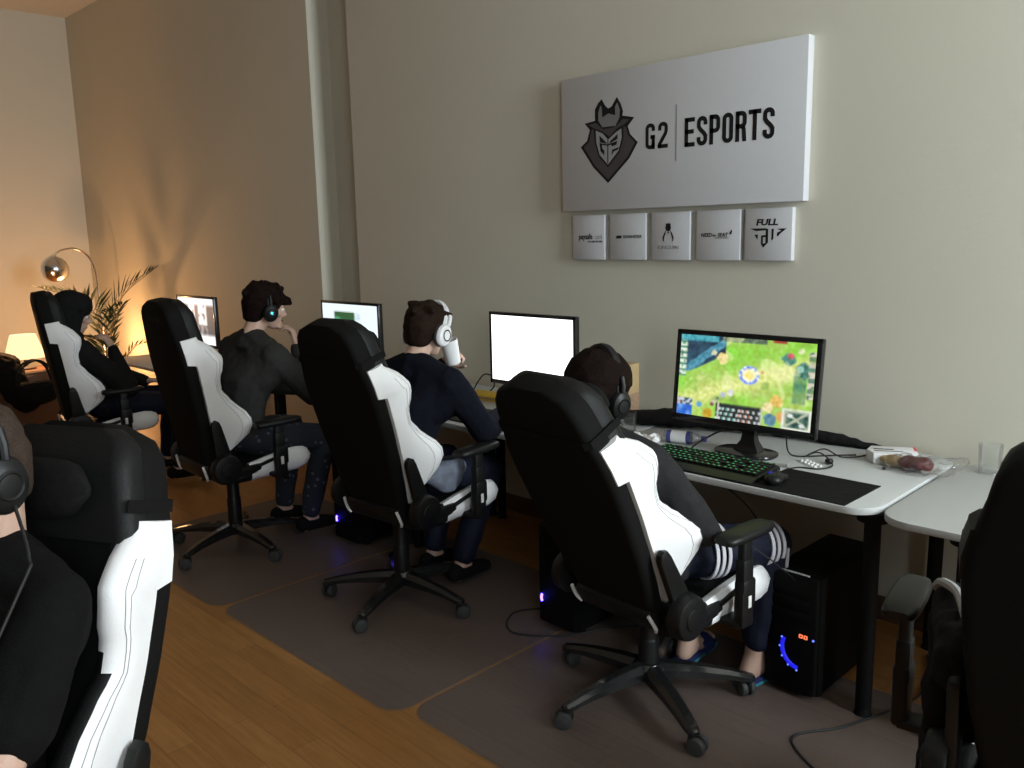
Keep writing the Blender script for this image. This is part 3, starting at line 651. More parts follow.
def hand_hulls(wr, d, n, side, curl=30, spread=1.0):
    """wr wrist point, d finger direction, n back-of-hand normal, side +1 right hand / -1 left"""
    d = V(d).normalized(); n = V(n); n = (n - d * n.dot(d)).normalized(); t = n.cross(d) * side     # t points to the little-finger side for...
    t = -t if side > 0 else -t
    wr = V(wr)
    Q = Matrix((t, d, n)).transposed()
    H = [hull((wr, (.026, .02, .019), Q), (wr + d * .035 + t * .004, (.036, .02, .015), Q), (wr + d * .078, (.040, .016, .012), Q))]
    L = [(.033, .072, 0), (.011, .082, 0), (-.011, .077, 0), (-.031, .060, 0)]
    for i, (o, ln, _) in enumerate(L):
        p = wr + d * (.082 - .006 * abs(i - 1.3)) + t * o; a = R(curl * .7 + 4 * i); fan = t * (o * 1.2 * spread)
        pts = [(p, .0095)]
        for k, fr in enumerate((.45, .32, .26)):
            dd = (d * math.cos(a) - n * math.sin(a) + fan).normalized()
            p = p + dd * ln * fr; pts.append((p, .0088 - .0008 * k)); a += R(curl)
        H += chain(pts)
    p = wr + d * .026 + t * .030
    pts = [(p, .013)]; dd = (d * .62 + t * .72 - n * .3).normalized()
    p = p + dd * .036; pts.append((p, .011)); dd = (d * .85 + t * .25 - n * .45).normalized()
    p = p + dd * .030; pts.append((p, .0098)); p = p + (d * .85 - n * .5).normalized() * .024; pts.append((p, .0085))
    return H + chain(pts)
def foot_hulls(an, d, r=1.0):
    d = V(d).normalized(); an = V(an); g = V((0, 0, .028))
    b0 = V((an.x, an.y, an.z - .055))
    return [hull((an, .036), (b0 - d * .035, (.032, .034, .026))), hull((an, .035), (b0 + d * .06 + V((0, 0, .01)), (.036, .036, .024)), (b0 - d * .03, (.03, .032, .024))), hull((b0 + d * .06, (.038, .038, .022)), (b0 + d * .15, (.042, .03, .016)))]
def eyes(o, c, Q):
    for s in (-1, 1):
        b = MB(); p = V(c) + Q @ V((s * .031, .077, .004)); b.ell((0, 0, 0), .0125, 0, None, 14); b.ell((0, .0085, 0), (.0062, .0055, .0062), 1, None, 10)
        b.build('eye', [M['eye'], M['ink']], o, 60, Matrix.Translation(p) @ Q.to_4x4())
def torso_hulls(J, k=1.0, d=0.0):
    pel, che, nb = V(J['pel']), V(J['che']), V(J['nb']); sl, sr = V(J['sL']), V(J['sR'])
    lat = (sr - sl).normalized(); upd = (nb - pel).normalized(); fw = upd.cross(lat)
    Q = Matrix((lat, -fw if False else fw, upd)).transposed()
    ab = (pel + che) / 2
    return [hull((pel, (.165 + d, .115 + d, .10 + d), Q), (ab, (.145 + d, .105 + d, .09), Q)),
            hull((ab, (.145 + d, .105 + d, .09), Q), (che, (.168 + d, .118 + d, .10), Q)),
            hull((che, (.168 + d, .118 + d, .10), Q), (sl.lerp(sr, .12) - upd * .03, .065 + d), (sl.lerp(sr, .88) - upd * .03, .065 + d)),
            hull((sl, .056 + d), (sl.lerp(nb, .6), .052 + d), (nb, .054 + d)), hull((sr, .056 + d), (sr.lerp(nb, .6), .052 + d), (nb, .054 + d)),
            hull((nb, .056 + d), (sl.lerp(sr, .15) - upd * .05, .055 + d), (sl.lerp(sr, .85) - upd * .05, .055 + d))]
def person(name, label, key, J, shirt, trousers, hair, hood=None, short=False, sleeve_r=1.0, feet='bare', shoe=None, vox=.008):
    T = CT(*HUB[key]); HQ = J['hq']; hc = V(J['head']); nb = V(J['nb'])
    Hs = head_hulls(hc, HQ)
    nk = hc + HQ @ V((0, -.03, -.055))
    Hs += [hull((nk, (.052, .055, .04)), (nb + V((0, 0, .01)), (.058, .058, .04)))]
    Hs += torso_hulls(J, 1, -.014)
    for s, S in ((-1, 'L'), (1, 'R')):
        sh, el, wr = V(J['s' + S]), V(J['e' + S]), V(J['w' + S])
        Hs += chain([(sh, .047), (sh.lerp(el, .5), .043), (el, .036)]); Hs += chain([(el, .036), (el.lerp(wr, .3), .038), (wr, .026)])
        hd = J['h' + S]; Hs += hand_hulls(wr, hd[0], hd[1], s, hd[2] if len(hd) > 2 else 30)
        hp, kn, an = V(J['p' + S]), V(J['k' + S]), V(J['a' + S])
        Hs += chain([(hp, .078), (hp.lerp(kn, .5), .068), (kn, .052)]); Hs += chain([(kn, .05), (kn.lerp(an, .3), .052), (an, .034)])
        Hs += foot_hulls(an, J.get('f' + S, (0, 1, 0)))
    body = bpy.data.objects.new(name, blob(name, Hs, M['skin'], vox, 3)); COL.objects.link(body); body.matrix_world = T
    tag(body, label, 'person')
    eyes(body, hc, HQ)
    # upper garment
    G = torso_hulls(J, 1, .006)
    for s, S in ((-1, 'L'), (1, 'R')):
        sh, el, wr = V(J['s' + S]), V(J['e' + S]), V(J['w' + S])
        if short: G += chain([(sh, .064 * sleeve_r), (sh.lerp(el, .35), .066 * sleeve_r), (sh.lerp(el, .56), .066 * sleeve_r)])
        else:
            G += chain([(sh, .062 * sleeve_r), (sh.lerp(el, .5), .059 * sleeve_r), (el, .054 * sleeve_r)]); G += chain([(el, .054 * sleeve_r), (el.lerp(wr, .4), .052 * sleeve_r), (el.lerp(wr, .93), .038)])
    for S in 'LR':
        sh, el = V(J['s' + S]), V(J['e' + S]); ch = V(J['che']); nk_ = nb
        G += [hull((sh - V((0, 0, .03)), .058), (sh.lerp(el, .30), .056), (ch.lerp(sh, .45) - V((0, 0, .06)), .085)), hull((sh, .058), (sh.lerp(nk_, .75) + V((0, 0, .005)), .052), (ch.lerp(sh, .5), .085))]
    G += [hull((nb + V((0, 0, -.01)), (.070, .068, .026)), (nb + V((0, 0, -.05)), (.10, .085, .03)))]
    if hood: G += hood
    g = put(blob(shirt[0], G, M[shirt[1]], vox, 5, .006, 11, hash_(name)), shirt[0], body); tag(g, shirt[2])
    # trousers
    W = [hull((J['pel'], (.172, .13, .10)))]
    for S in 'LR':
        hp, kn, an = V(J['p' + S]), V(J['k' + S]), V(J['a' + S])
        W += [hull((J['pel'], (.10, .11, .09)), (hp, .09))]
        W += chain([(hp, .09), (hp.lerp(kn, .5), .084), (kn, .070)]); W += chain([(kn, .070), (kn.lerp(an, .4), .066), (kn.lerp(an, trousers[3] if len(trousers) > 3 else .9), .056)])
    tr = put(blob(trousers[0], W, trousers[1] if isinstance(trousers[1], list) else M[trousers[1]], vox, 5, .005, 12, hash_(name) + 3), trousers[0], body); tag(tr, trousers[2])
    # hair
    f = lambda x, y, z: hc + HQ @ V((x, y, z))
    E = lambda x, y, z, r: (f(x, y, z), r, HQ)
    if hair:
        mname, vol, tuft, sd, nape = hair
        hh = [hull(E(0, -.018, .052, (.078 + vol, .090 + vol, .074 + vol)), E(0, .026, .066, (.060 + vol, .052 + vol * .3, .046 + vol))),
              hull(E(0, -.045, .02, (.074 + vol, .066 + vol, .060)), E(0, -.062, nape, (.054 + vol * .5, .040 + vol * .5, .030)))]
        for s in (-1, 1): hh += [hull(E(s * .066, .018, .045, (.018 + vol * .6, .034, .034)), E(s * .068, .028, .0, (.010, .014, .02)), E(s * .066, -.02, .02, (.016 + vol * .5, .03, .03)))]
        rnd = random.Random(sd)
        for k in range(tuft):
            a = rnd.uniform(0, 2 * math.pi); e = rnd.uniform(.05, 1.35)
            dv = V((math.cos(a) * math.cos(e), math.sin(a) * math.cos(e) * 1.1 - .1, math.sin(e)))
            p0 = V((0, -.015, .045)) + V((dv.x * .07, dv.y * .085, dv.z * .075)); p1 = p0 + dv * (.012 + vol) + V((rnd.uniform(-.02, .02), rnd.uniform(-.01, .02), -.012))
            hh.append(hull(E(*p0, .026), E(*p1, .014)))
        tuftf = [hull(E(x, .062, .078, .018), E(x * 1.05 + .004, .078, .050 - abs(x) * .1, .010)) for x in (-.045, -.025, 0, .022, .042)]
        hh += tuftf
        put(blob('hair', hh, M[mname], .005, 5, .0014, 24, sd), 'hair', body)
    if shoe:
        for S in 'LR':
            an = V(J['a' + S]); d = V(J.get('f' + S, (0, 1, 0))).normalized(); ang = math.atan2(-d.x, d.y)
            shoe(body, V((an.x, an.y, 0)), ang, an.z)
    return body, T, hc, HQ
def hash_(s): return sum(ord(c) * (i + 1) for i, c in enumerate(s)) % 97 * .37
def sneaker(body, p, ang, az):
    H = [hull((V((0, -.045, .05)), (.04, .04, .045)), (V((0, .05, .045)), (.044, .04, .04)), (V((0, .15, .03)), (.045, .035, .028)))]
    o = put(blob('shoe', H, M['cloth_black'], .008, 3), 'shoe', body, Matrix.Translation((p.x, p.y, az - .085)) @ Matrix.Rotation(ang, 4, 'Z'))
def slide(body, p, ang, az):
    prof = [(.0, -.085), (.03, -.075), (.04, -.03), (.042, .05), (.05, .12), (.042, .165), (.01, .185), (-.03, .17), (-.045, .12), (-.04, .05), (-.038, -.03), (-.028, -.075)]
    T = Matrix.Translation((p.x, p.y, az - .090)) @ Matrix.Rotation(ang, 4, 'Z')
    b = MB(); b.prism(prof, Matrix.Identity(4), .012, 1, .003); b.prism([(x * .96, y * .97) for x, y in prof], Matrix.Translation((0, 0, .0115)), .012, 0, .002)
    rings = [[(x, y, z) for x, z in ((-.052, .012), (-.048, .045), (-.02, .062), (.02, .062), (.048, .045), (.052, .012), (.046, .012), (.042, .042), (.018, .056), (-.018, .056), (-.042, .042), (-.046, .012))] for y in (.05, .12)]
    b.loft(rings, 2); o = b.build('slide_sandal', [M['blue_foam'], M['teal'], M['blue_foam']], body, 40, T); tag(o, 'dark blue slide sandal with teal sole')

def headphones(T, hc, HQ, m_cup, m_pad, label, led=None, scale=1.0, mic=True, rot=0, big=1.0):
    h = thing('headphones', (0, 0, 0), 0, label, 'headphones'); h.matrix_world = T @ Matrix.Translation(hc) @ (HQ @ Matrix.Rotation(R(rot), 3, 'X')).to_4x4() @ Matrix.Diagonal((1, scale, scale, 1))
    b = MB(); pts = [(.094 * math.cos(a), -.006, ( .012 + .122 * math.sin(a)) * big) for a in [R(6 + 168 * k / 20) for k in range(21)]]
    rings = []
    for i, p in enumerate(pts):
        a = R(6 + 168 * i / 20); nx, nz = math.cos(a), math.sin(a)
        rings.append([(p[0] + nx * dx, p[1] + dy, p[2] + nz * dx) for dx, dy in ((.007, -.012), (.009, 0), (.007, .012), (-.002, .016), (-.008, .010), (-.008, -.010), (-.002, -.016))])
    b.loft(rings); b.build('headband', m_cup, h)
    for s in (-1, 1):
        rt = Matrix.Rotation(R(90) * s, 4, 'Y')
        b = MB(); b.lathe([(0, .020), (.020, .020), (.028, .017), (.036, .012), (.040, .004), (.040, -.006), (.030, -.008), (0, -.008)], (s * .099, .0, -.012), 30, 0, rt @ Matrix.Diagonal((1.15, .95, 1, 1)))
        b.tube([(s * .108, -.004, .028), (s * .107, -.005, .05), (s * .098, -.006, .075)], .008, 10, 0)
        c = b.build('ear_cup', m_cup, h)
        b = MB(); b.lathe([(.022, -.012), (.030, -.016), (.040, -.012), (.043, -.003), (.041, .006), (.030, .006)], (s * .088, .0, -.012), 30, 0, rt @ Matrix.Diagonal((1.12, .95, 1, 1))); b.build('ear_cushion', m_pad, c)
        b = MB(); b.lathe([(.018, .0205), (.021, .0225), (.024, .0205), (.021, .019)], (s * .099, 0, -.012), 26, 0, rt); b.build('cup_ring', m_pad, c)
        if led:
            b = MB(); b.prism([(-.009, -.004), (-.004, .008), (.001, .002), (.008, .006), (.004, -.006), (-.002, -.009)], Matrix.Translation((s * .1195, 0, -.012)) @ rt, .0012, 0); b.build('led_logo', led, c, 0)
        if mic and s == -1:
            b = MB(); b.tube([(s * .105, .02, -.04), (s * .10, .06, -.065), (s * .07, .10, -.075)], .0035, 8, 0, 4); b.ell((s * .066, .103, -.075), (.008, .010, .007)); b.build('microphone_boom', m_cup, c)
    return h

# --- person with striped track trousers, slouched in the nearest chair
J = dict(head=(-.035, -.305, 1.10), hq=rotm(-4, -10, 5), nb=(-.015, -.325, .97), che=(0, -.245, .79), pel=(0, -.10, .525), sL=(-.175, -.275, .915), sR=(.165, -.28, .908),
         eL=(-.27, -.02, .71), eR=(.222, -.09, .66), wL=(-.10, .14, .63), wR=(.03, .04, .605), hL=((.5, .8, -.1), (0, 0, 1), 25), hR=((-.5, .8, -.1), (0, 0, 1), 25),
         pL=(-.10, .0, .53), pR=(.10, .0, .53), kL=(-.17, .29, .53), kR=(.215, .30, .52), aL=(-.06, .20, .10), aR=(.19, .25, .095), fL=(-.2, 1, 0), fR=(.05, 1, 0))
def track_mats():
    return [M['track'], M['stripe']]
P1 = person('person', 'slouched person in a charcoal jersey and white-striped track trousers with black headphones', 'a', J, ('jersey', 'grey_shirt', 'charcoal long-sleeved jersey'), ('track_trousers', 'track', 'navy track trousers', .82), ('hair_dark', .026, 0, 3, -.062), feet='bare', shoe=slide, sleeve_r=1.0)
# the white stripes run down the outside of each trouser leg and three bands circle the thigh
trs = [o for o in P1[0].children if o.name.startswith('track_trousers')][0]
def ring_band(mb, p, q, t, r, w):
    p, q = V(p), V(q); d = (q - p).normalized(); c = p.lerp(q, t); u = d.orthogonal().normalized(); s = d.cross(u)
    rings = [[c + d * dz + (u * math.cos(a) + s * math.sin(a)) * rad for a in [2 * math.pi * k / 28 for k in range(28)]] for dz, rad in ((-w / 2, r - .006), (-w / 2, r), (w / 2, r), (w / 2, r - .006))]
    mb.loft(rings, 0, None, False)
b = MB()
for k in range(3):
    for p_, q_, t_, r_ in ((J['pR'], J['kR'], .14 + .075 * k, .097 - .001 * k), (J['pR'], J['kR'], .86 + .07 * k, .079 - .001 * k), (J['pL'], J['kL'], .86 + .07 * k, .079)):
        bands = MB(); ring_band(bands, p_, q_, t_, r_, .012); tag(bands.build('white_band', M['stripe'], trs), 'white band round the leg')
kR, aR = V(J['kR']), V(J['aR'])
pts = [kR + V((.072, -.01, -.0)), kR.lerp(aR, .25) + V((.071, .005, 0)), kR.lerp(aR, .5) + V((.067, .01, 0)), kR.lerp(aR, .80) + V((.061, .01, 0))]
b.tube(pts, .006, 8, 0, 4); tag(b.build('white_stripe', M['stripe'], trs), 'white side stripe'); b = MB()
kL, aL = V(J['kL']), V(J['aL'])
b.tube([kL + V((-.072, 0, 0)), kL.lerp(aL, .4) + V((-.069, 0, 0)), kL.lerp(aL, .8) + V((-.060, 0, 0))], .006, 8, 0, 4)
tag(b.build('white_stripe', M['stripe'], trs), 'white side stripe')
headphones(P1[1], P1[2], P1[3], M['plastic'], M['cloth_black'], 'black over-ear headphones on the slouched person in the nearest whole chair', None, 1.02, True, 5, 1.13)

# --- person with white headphones, in a navy sweater, drinking
J = dict(head=(-.0, .07, 1.185), hq=rotm(8, -8, 0), nb=(-.005, -.01, 1.06), che=(.0, -.065, .85), pel=(0, -.10, .59), sL=(-.19, -.03, .99), sR=(.205, .0, .985),
         eL=(-.26, .20, .83), eR=(.285, .12, .765), wL=(-.11, .285, 1.01), wR=(.16, .44, .785), hL=((.75, .12, .5), (-.5, .8, .3), 38), hR=((-.1, 1, -.05), (0, 0, 1), 20),
         pL=(-.10, -.02, .555), pR=(.10, -.02, .555), kL=(-.14, .30, .535), kR=(.14, .30, .535), aL=(-.11, .16, .10), aR=(.10, .14, .10))
M['pyjama'] = mat('grey_blue_pyjama', (.16, .18, .23), .9, noise_amt=.6, nscale=26, bump=.2, bscale=40)
P2 = person('person', 'person in a navy sweater and white headphones raising a white cup to the mouth', 'b', J, ('sweater', 'navy', 'navy sweater'), ('dark_trousers', 'track', 'dark trousers'), ('hair_brown', .013, 16, 11, -.045), shoe=sneaker, sleeve_r=1.14)
o = put(blob('shirt_tail', [hull((V((.185, -.10, .60)), (.035, .06, .05)), (V((.205, .02, .60)), (.025, .06, .045)), (V((.20, -.02, .53)), (.02, .06, .03)))], M['pyjama'], .008, 3, .006, 20), 'shirt_tail', P2[0]); tag(o, 'pale speckled shirt tail')
headphones(P2[1], P2[2], P2[3], M['white_plastic'], M['rubber'], 'white over-ear headphones on the person in the navy sweater', None, 1.12, False, -30)
cupT = P2[1] @ Matrix.Translation((.002, .215, 1.082)) @ Matrix.Rotation(R(14), 4, 'X')
b = MB(); b.lathe([(0, -.062), (.030, -.062), (.034, -.058), (.041, .055), (.039, .055), (.033, -.054), (0, -.056)], (0, 0, 0), 30)
cup = tag(b.build('white_cup', M['white_plastic'], None, 40), 'white cup held at the mouth of the person with white headphones', 'cup'); cup.matrix_world = cupT

# --- person with glowing headset, hand at the mouth
J = dict(head=(.065, .075, 1.255), hq=rotm(-10, -10, 4), nb=(.045, -.0, 1.12), che=(.03, -.05, .89), pel=(.0, -.10, .61), sL=(-.18, -.02, 1.035), sR=(.235, .02, 1.025),
         eL=(-.26, .22, .80), eR=(.245, .22, .80), wL=(-.05, .40, .775), wR=(.165, .185, 1.06), hL=((.3, 1, 0), (0, 0, 1), 22), hR=((-.35, -.05, .93), (.6, .75, .3), 42),
         pL=(-.10, -.02, .575), pR=(.10, -.02, .575), kL=(-.18, .30, .55), kR=(.18, .31, .55), aL=(-.14, .20, .10), aR=(.12, .22, .10))
M['print'] = mat('blue_print_fabric', (.02, .024, .035), .9, noise_amt=.2, nscale=30)
def dot_print():
    m = M['print']; n = m.node_tree.nodes; l = m.node_tree.links; b = n['Principled BSDF']
    tc = n.new('ShaderNodeTexCoord'); v = n.new('ShaderNodeTexVoronoi'); v.inputs['Scale'].default_value = 24; l.new(tc.outputs['Object'], v.inputs['Vector'])
    r = n.new('ShaderNodeValToRGB'); r.color_ramp.interpolation = 'CONSTANT'; r.color_ramp.elements[0].color = (.07, .08, .105, 1); r.color_ramp.elements[1].position = .22; r.color_ramp.elements[1].color = (.015, .018, .028, 1)
    l.new(v.outputs['Distance'], r.inputs[0]); l.new(r.outputs[0], b.inputs['Base Color'])
dot_print()
P3 = person('person', 'person in a dark grey sweater with glowing headset, one hand raised to the mouth', 'c', J, ('sweater', 'dark_sweater', 'dark grey sweater'), ('printed_trousers', 'print', 'dark trousers with pale spots'), ('hair_dark', .020, 22, 21, -.055), shoe=sneaker, sleeve_r=1.15)
headphones(P3[1], P3[2], P3[3], M['plastic'], M['cloth_black'], 'black headset with a blue glowing ear cup on the hand-to-mouth person', M['cyan_led'], 1, True, 6)

# --- hooded person in the far chair
J = dict(head=(-.05, -.215, 1.15), hq=rotm(-12, -14, 0), nb=(-.03, -.255, 1.01), che=(-.02, -.21, .80), pel=(0, -.10, .565), sL=(-.20, -.23, .945), sR=(.165, -.21, .94),
         eL=(-.26, .02, .70), eR=(.29, .02, .69), wL=(-.09, .20, .67), wR=(.105, -.03, .94), hL=((.5, .8, 0), (0, 0, 1), 22), hR=((-.35, -.35, .86), (.6, .75, .3), 40),
         pL=(-.10, -.02, .56), pR=(.10, -.02, .56), kL=(-.17, .36, .54), kR=(.19, .36, .54), aL=(-.16, .30, .10), aR=(.18, .30, .10))
hc, Q = V(J['head']), J['hq']
hf = lambda x, y, z: hc + Q @ V((x, y, z))
hood = [hull((hf(0, -.03, .06), (.118, .118, .105), Q), (hf(0, .03, .070), (.105, .075, .088), Q)), hull((hf(0, -.045, .02), (.115, .10, .10), Q), (hf(0, -.05, -.10), (.115, .085, .06), Q)),
        hull((hf(0, -.05, -.10), (.10, .07, .05), Q), (V(J['nb']), (.12, .09, .05))), hull((hf(-.082, .02, .0), (.022, .05, .06), Q), (hf(-.07, .01, -.10), (.03, .05, .03), Q)), hull((hf(.082, .02, .0), (.022, .05, .06), Q), (hf(.07, .01, -.10), (.03, .05, .03), Q))]
P4 = person('person', 'person in a black hoodie with the hood up, chin propped on one hand', 'd', J, ('hoodie', 'hoodie', 'black hoodie with raised hood'), ('dark_trousers', 'track', 'dark trousers'), ('hair_dark', .004, 16, 31, -.03), hood=hood, shoe=sneaker, sleeve_r=1.15)

# --- close person at the picture edge, back turned, in a black T-shirt
J = dict(head=(-.035, -.165, 1.215), hq=rotm(-8, -6, 0), nb=(-.03, -.20, 1.055), che=(0, -.16, .84), pel=(0, -.085, .57), sL=(-.20, -.165, .985), sR=(.205, -.165, .985),
         eL=(-.26, .08, .735), eR=(.27, .06, .745), wL=(-.17, .31, .74), wR=(.17, .31, .74), hL=((.2, 1, -.1), (0, 0, 1), 22), hR=((-.2, 1, -.1), (0, 0, 1), 22),
         pL=(-.10, -.02, .56), pR=(.10, -.02, .56), kL=(-.18, .39, .54), kR=(.19, .39, .54), aL=(-.16, .38, .10), aR=(.18, .38, .10))
P0 = person('person', 'person in a black T-shirt cut off by the picture edge, short faded hair', 'p', J, ('t_shirt', 'tee', 'black T-shirt'), ('dark_trousers', 'track', 'dark trousers'), ('fade', .001, 0, 41, -.055), short=True, shoe=sneaker, vox=.007)
h0 = headphones(P0[1], P0[2], P0[3], M['plastic'], M['plastic'], 'black headset on the close person in the T-shirt', None, 1.12, True, 4)
b = MB(); c0 = P0[1] @ (P0[2] + P0[3] @ V((-.115, .0, -.05))); c1 = P0[1] @ V((-.19, -.10, 1.04)); c2 = P0[1] @ V((-.10, .05, .80))
b.tube([c0, (c0 + c1) / 2 + V((.035, .01, -.01)), c1 + V((.03, 0, .01)), c2 + V((.1, 0, .0)), c2], .003, 8, 0, 8)
tag(b.build('headset_cable', M['cable']), 'thin black headset cable hanging over the T-shirt shoulder', 'cable')

# ------------------------------------------------------------------ desks
DZ = .735
def desk(x0, x1, y0, y1, label, legs=((-1, -1), (1, -1), (-1, 1), (1, 1)), z=DZ, r=.10, inset=.035):
    d = thing('desk', ((x0 + x1) / 2, (y0 + y1) / 2, 0), 0, label, 'desk', 'white desks along the wall')
    w, h = (x1 - x0) / 2, (y1 - y0) / 2
    poly = []
    for cx, cy, a0, rr in ((w - r, h - r, 0, r), (-w + r, h - r, 90, r), (-w + r, -h + r, 180, r), (w - r, -h + r, 270, r)):
        poly += arcp(cx, cy, r, r, a0, a0 + 90, 8)
    b = MB(); b.prism(poly, Matrix.Translation((0, 0, z - .024)), .024, 0, .003); b.build('desktop', M['desk'], d, 30)
    for sx, sy in legs:
        b = MB(); x, y = sx * (w - inset), sy * (h - .10)
        b.cyl((x, y, .03), (x, y, z - .05), .026, .026, 20); b.cyl((x, y, z - .06), (x, y, z - .024), .05, .05, 20, 0, .004); b.cyl((x, y, 0), (x, y, .03), .03, .022, 20)
        b.build('leg', M['legmetal'], d)
    b = MB(); b.box((0, -h + .14, z - .045), (2 * w - .16, .03, .04), .004); b.box((0, h - .14, z - .045), (2 * w - .16, .03, .04), .004); b.build('under_frame', M['legmetal'], d)
    return d
desk(-2.185, -.985, 2.555, 3.375, 'white desk with the lit game monitor and green-lit keyboard on it')
desk(-.975, .625, 2.545, 3.365, 'white desk holding the empty tumbler, its rounded corner beside the game desk', z=.728, inset=.24)
desk(-3.395, -2.195, 2.56, 3.375, 'white desk carrying the blank white monitor')
desk(-4.70, -3.405, 2.56, 3.375, 'white desk under the monitor with a green picture on a white page')
desk(-6.75, -5.42, 2.40, 3.18, 'white desk of the hooded person, below the far monitor')

# ------------------------------------------------------------------ monitors
def screen_mat(name, s, base=None):
    m = bpy.data.materials.new(name); m.use_nodes = True
    n = m.node_tree.nodes; l = m.node_tree.links; b = n['Principled BSDF']
    b.inputs['Base Color'].default_value = (.01, .01, .01, 1); b.inputs['Roughness'].default_value = .35
    a = n.new('ShaderNodeAttribute'); a.attribute_name = 'pixels'; l.new(a.outputs['Color'], b.inputs['Emission Color']); b.inputs['Emission Strength'].default_value = s
    return m
def lin(c): return tuple((x / 12.92 if x <= .04045 else ((x + .055) / 1.055) ** 2.4) for x in c)
def screen_mesh(w, h, nx, ny, fn, m):
    me = bpy.data.meshes.new('screen')
    vs = [(-w / 2 + w * i / nx, 0, -h / 2 + h * j / ny) for j in range(ny + 1) for i in range(nx + 1)]
    fs = [(j * (nx + 1) + i, j * (nx + 1) + i + 1, (j + 1) * (nx + 1) + i + 1, (j + 1) * (nx + 1) + i) for j in range(ny) for i in range(nx)]
    me.from_pydata(vs, [], fs); at = me.color_attributes.new('pixels', 'FLOAT_COLOR', 'CORNER'); k = 0
    for j in range(ny):
        for i in range(nx):
            c = [0, 0, 0]
            for a_, b_ in ((-.3, -.5), (.5, -.2), (.25, .5), (-.5, .3), (0, 0)):
                q = lin(fn(min(.999, max(0, (i + .5 + a_ * 1.5) / nx)), min(.999, max(0, (j + .5 + b_ * 1.5) / ny)))); c = [x + y / 5 for x, y in zip(c, q)]
            for _ in range(4):
                at.data[k].color = (*c, 1); k += 1
    me.materials.append(m); return me
def monitor(loc, rz, w, h, fn, s, label, nx=64, ny=36, bez=.016, neck=.12, base=(.22, .16), tilt=0, stand_y=.06):
    x, y, zc = loc
    t = thing('monitor', (x, y, DZ), rz, label, 'monitor', 'monitors on the white desks')
    TT = Matrix.Translation((0, 0, zc - DZ)) @ Matrix.Rotation(R(tilt), 4, 'X')
    b = MB(); b.box((0, .014, 0), (w, .028, h), .005); b.box((0, .036, -.01), (w * .72, .03, h * .62), .012)
    b.box((0, -.0005, h / 2 - bez / 2), (w, .006, bez), .002); b.box((0, -.0005, -h / 2 + bez * .65), (w, .006, bez * 1.3), .002)
    for sx in (-1, 1): b.box((sx * (w / 2 - bez / 2), -.0005, 0), (bez, .006, h), .002)
    b.build('casing', M['gloss'], t, 40, TT)
    o = put(screen_mesh(w - 2 * bez, h - 2.3 * bez, nx, ny, fn, screen_mat('screen_image', s)), 'screen', t, TT @ Matrix.Translation((0, -.0012, bez * .15)))
    tag(o, 'lit screen')
    b = MB(); zb = zc - DZ - h / 2
    rings = []
    for z, hw, yy, ty in ((.012, .055, stand_y, .03), (.05, .030, stand_y + .006, .018), (zb * .7, .026, stand_y + .008, .014), (zb + .12, .03, .05, .012)):
        rings.append([(-hw, yy - ty, z), (hw, yy - ty, z), (hw, yy + ty, z), (-hw, yy + ty, z)])
    b.loft(rings); b.build('stand_neck', M['gloss'], t)
    b = MB(); b.prism([(base[0] / 2 * math.copysign(abs(math.cos(a)) ** .75, math.cos(a)), stand_y - .02 + base[1] / 2 * math.copysign(abs(math.sin(a)) ** .75, math.sin(a))) for a in [2 * math.pi * k / 32 for k in range(32)]], Matrix.Identity(4), .014, 0, .005)
    b.build('stand_base', M['gloss'], t)
    return t
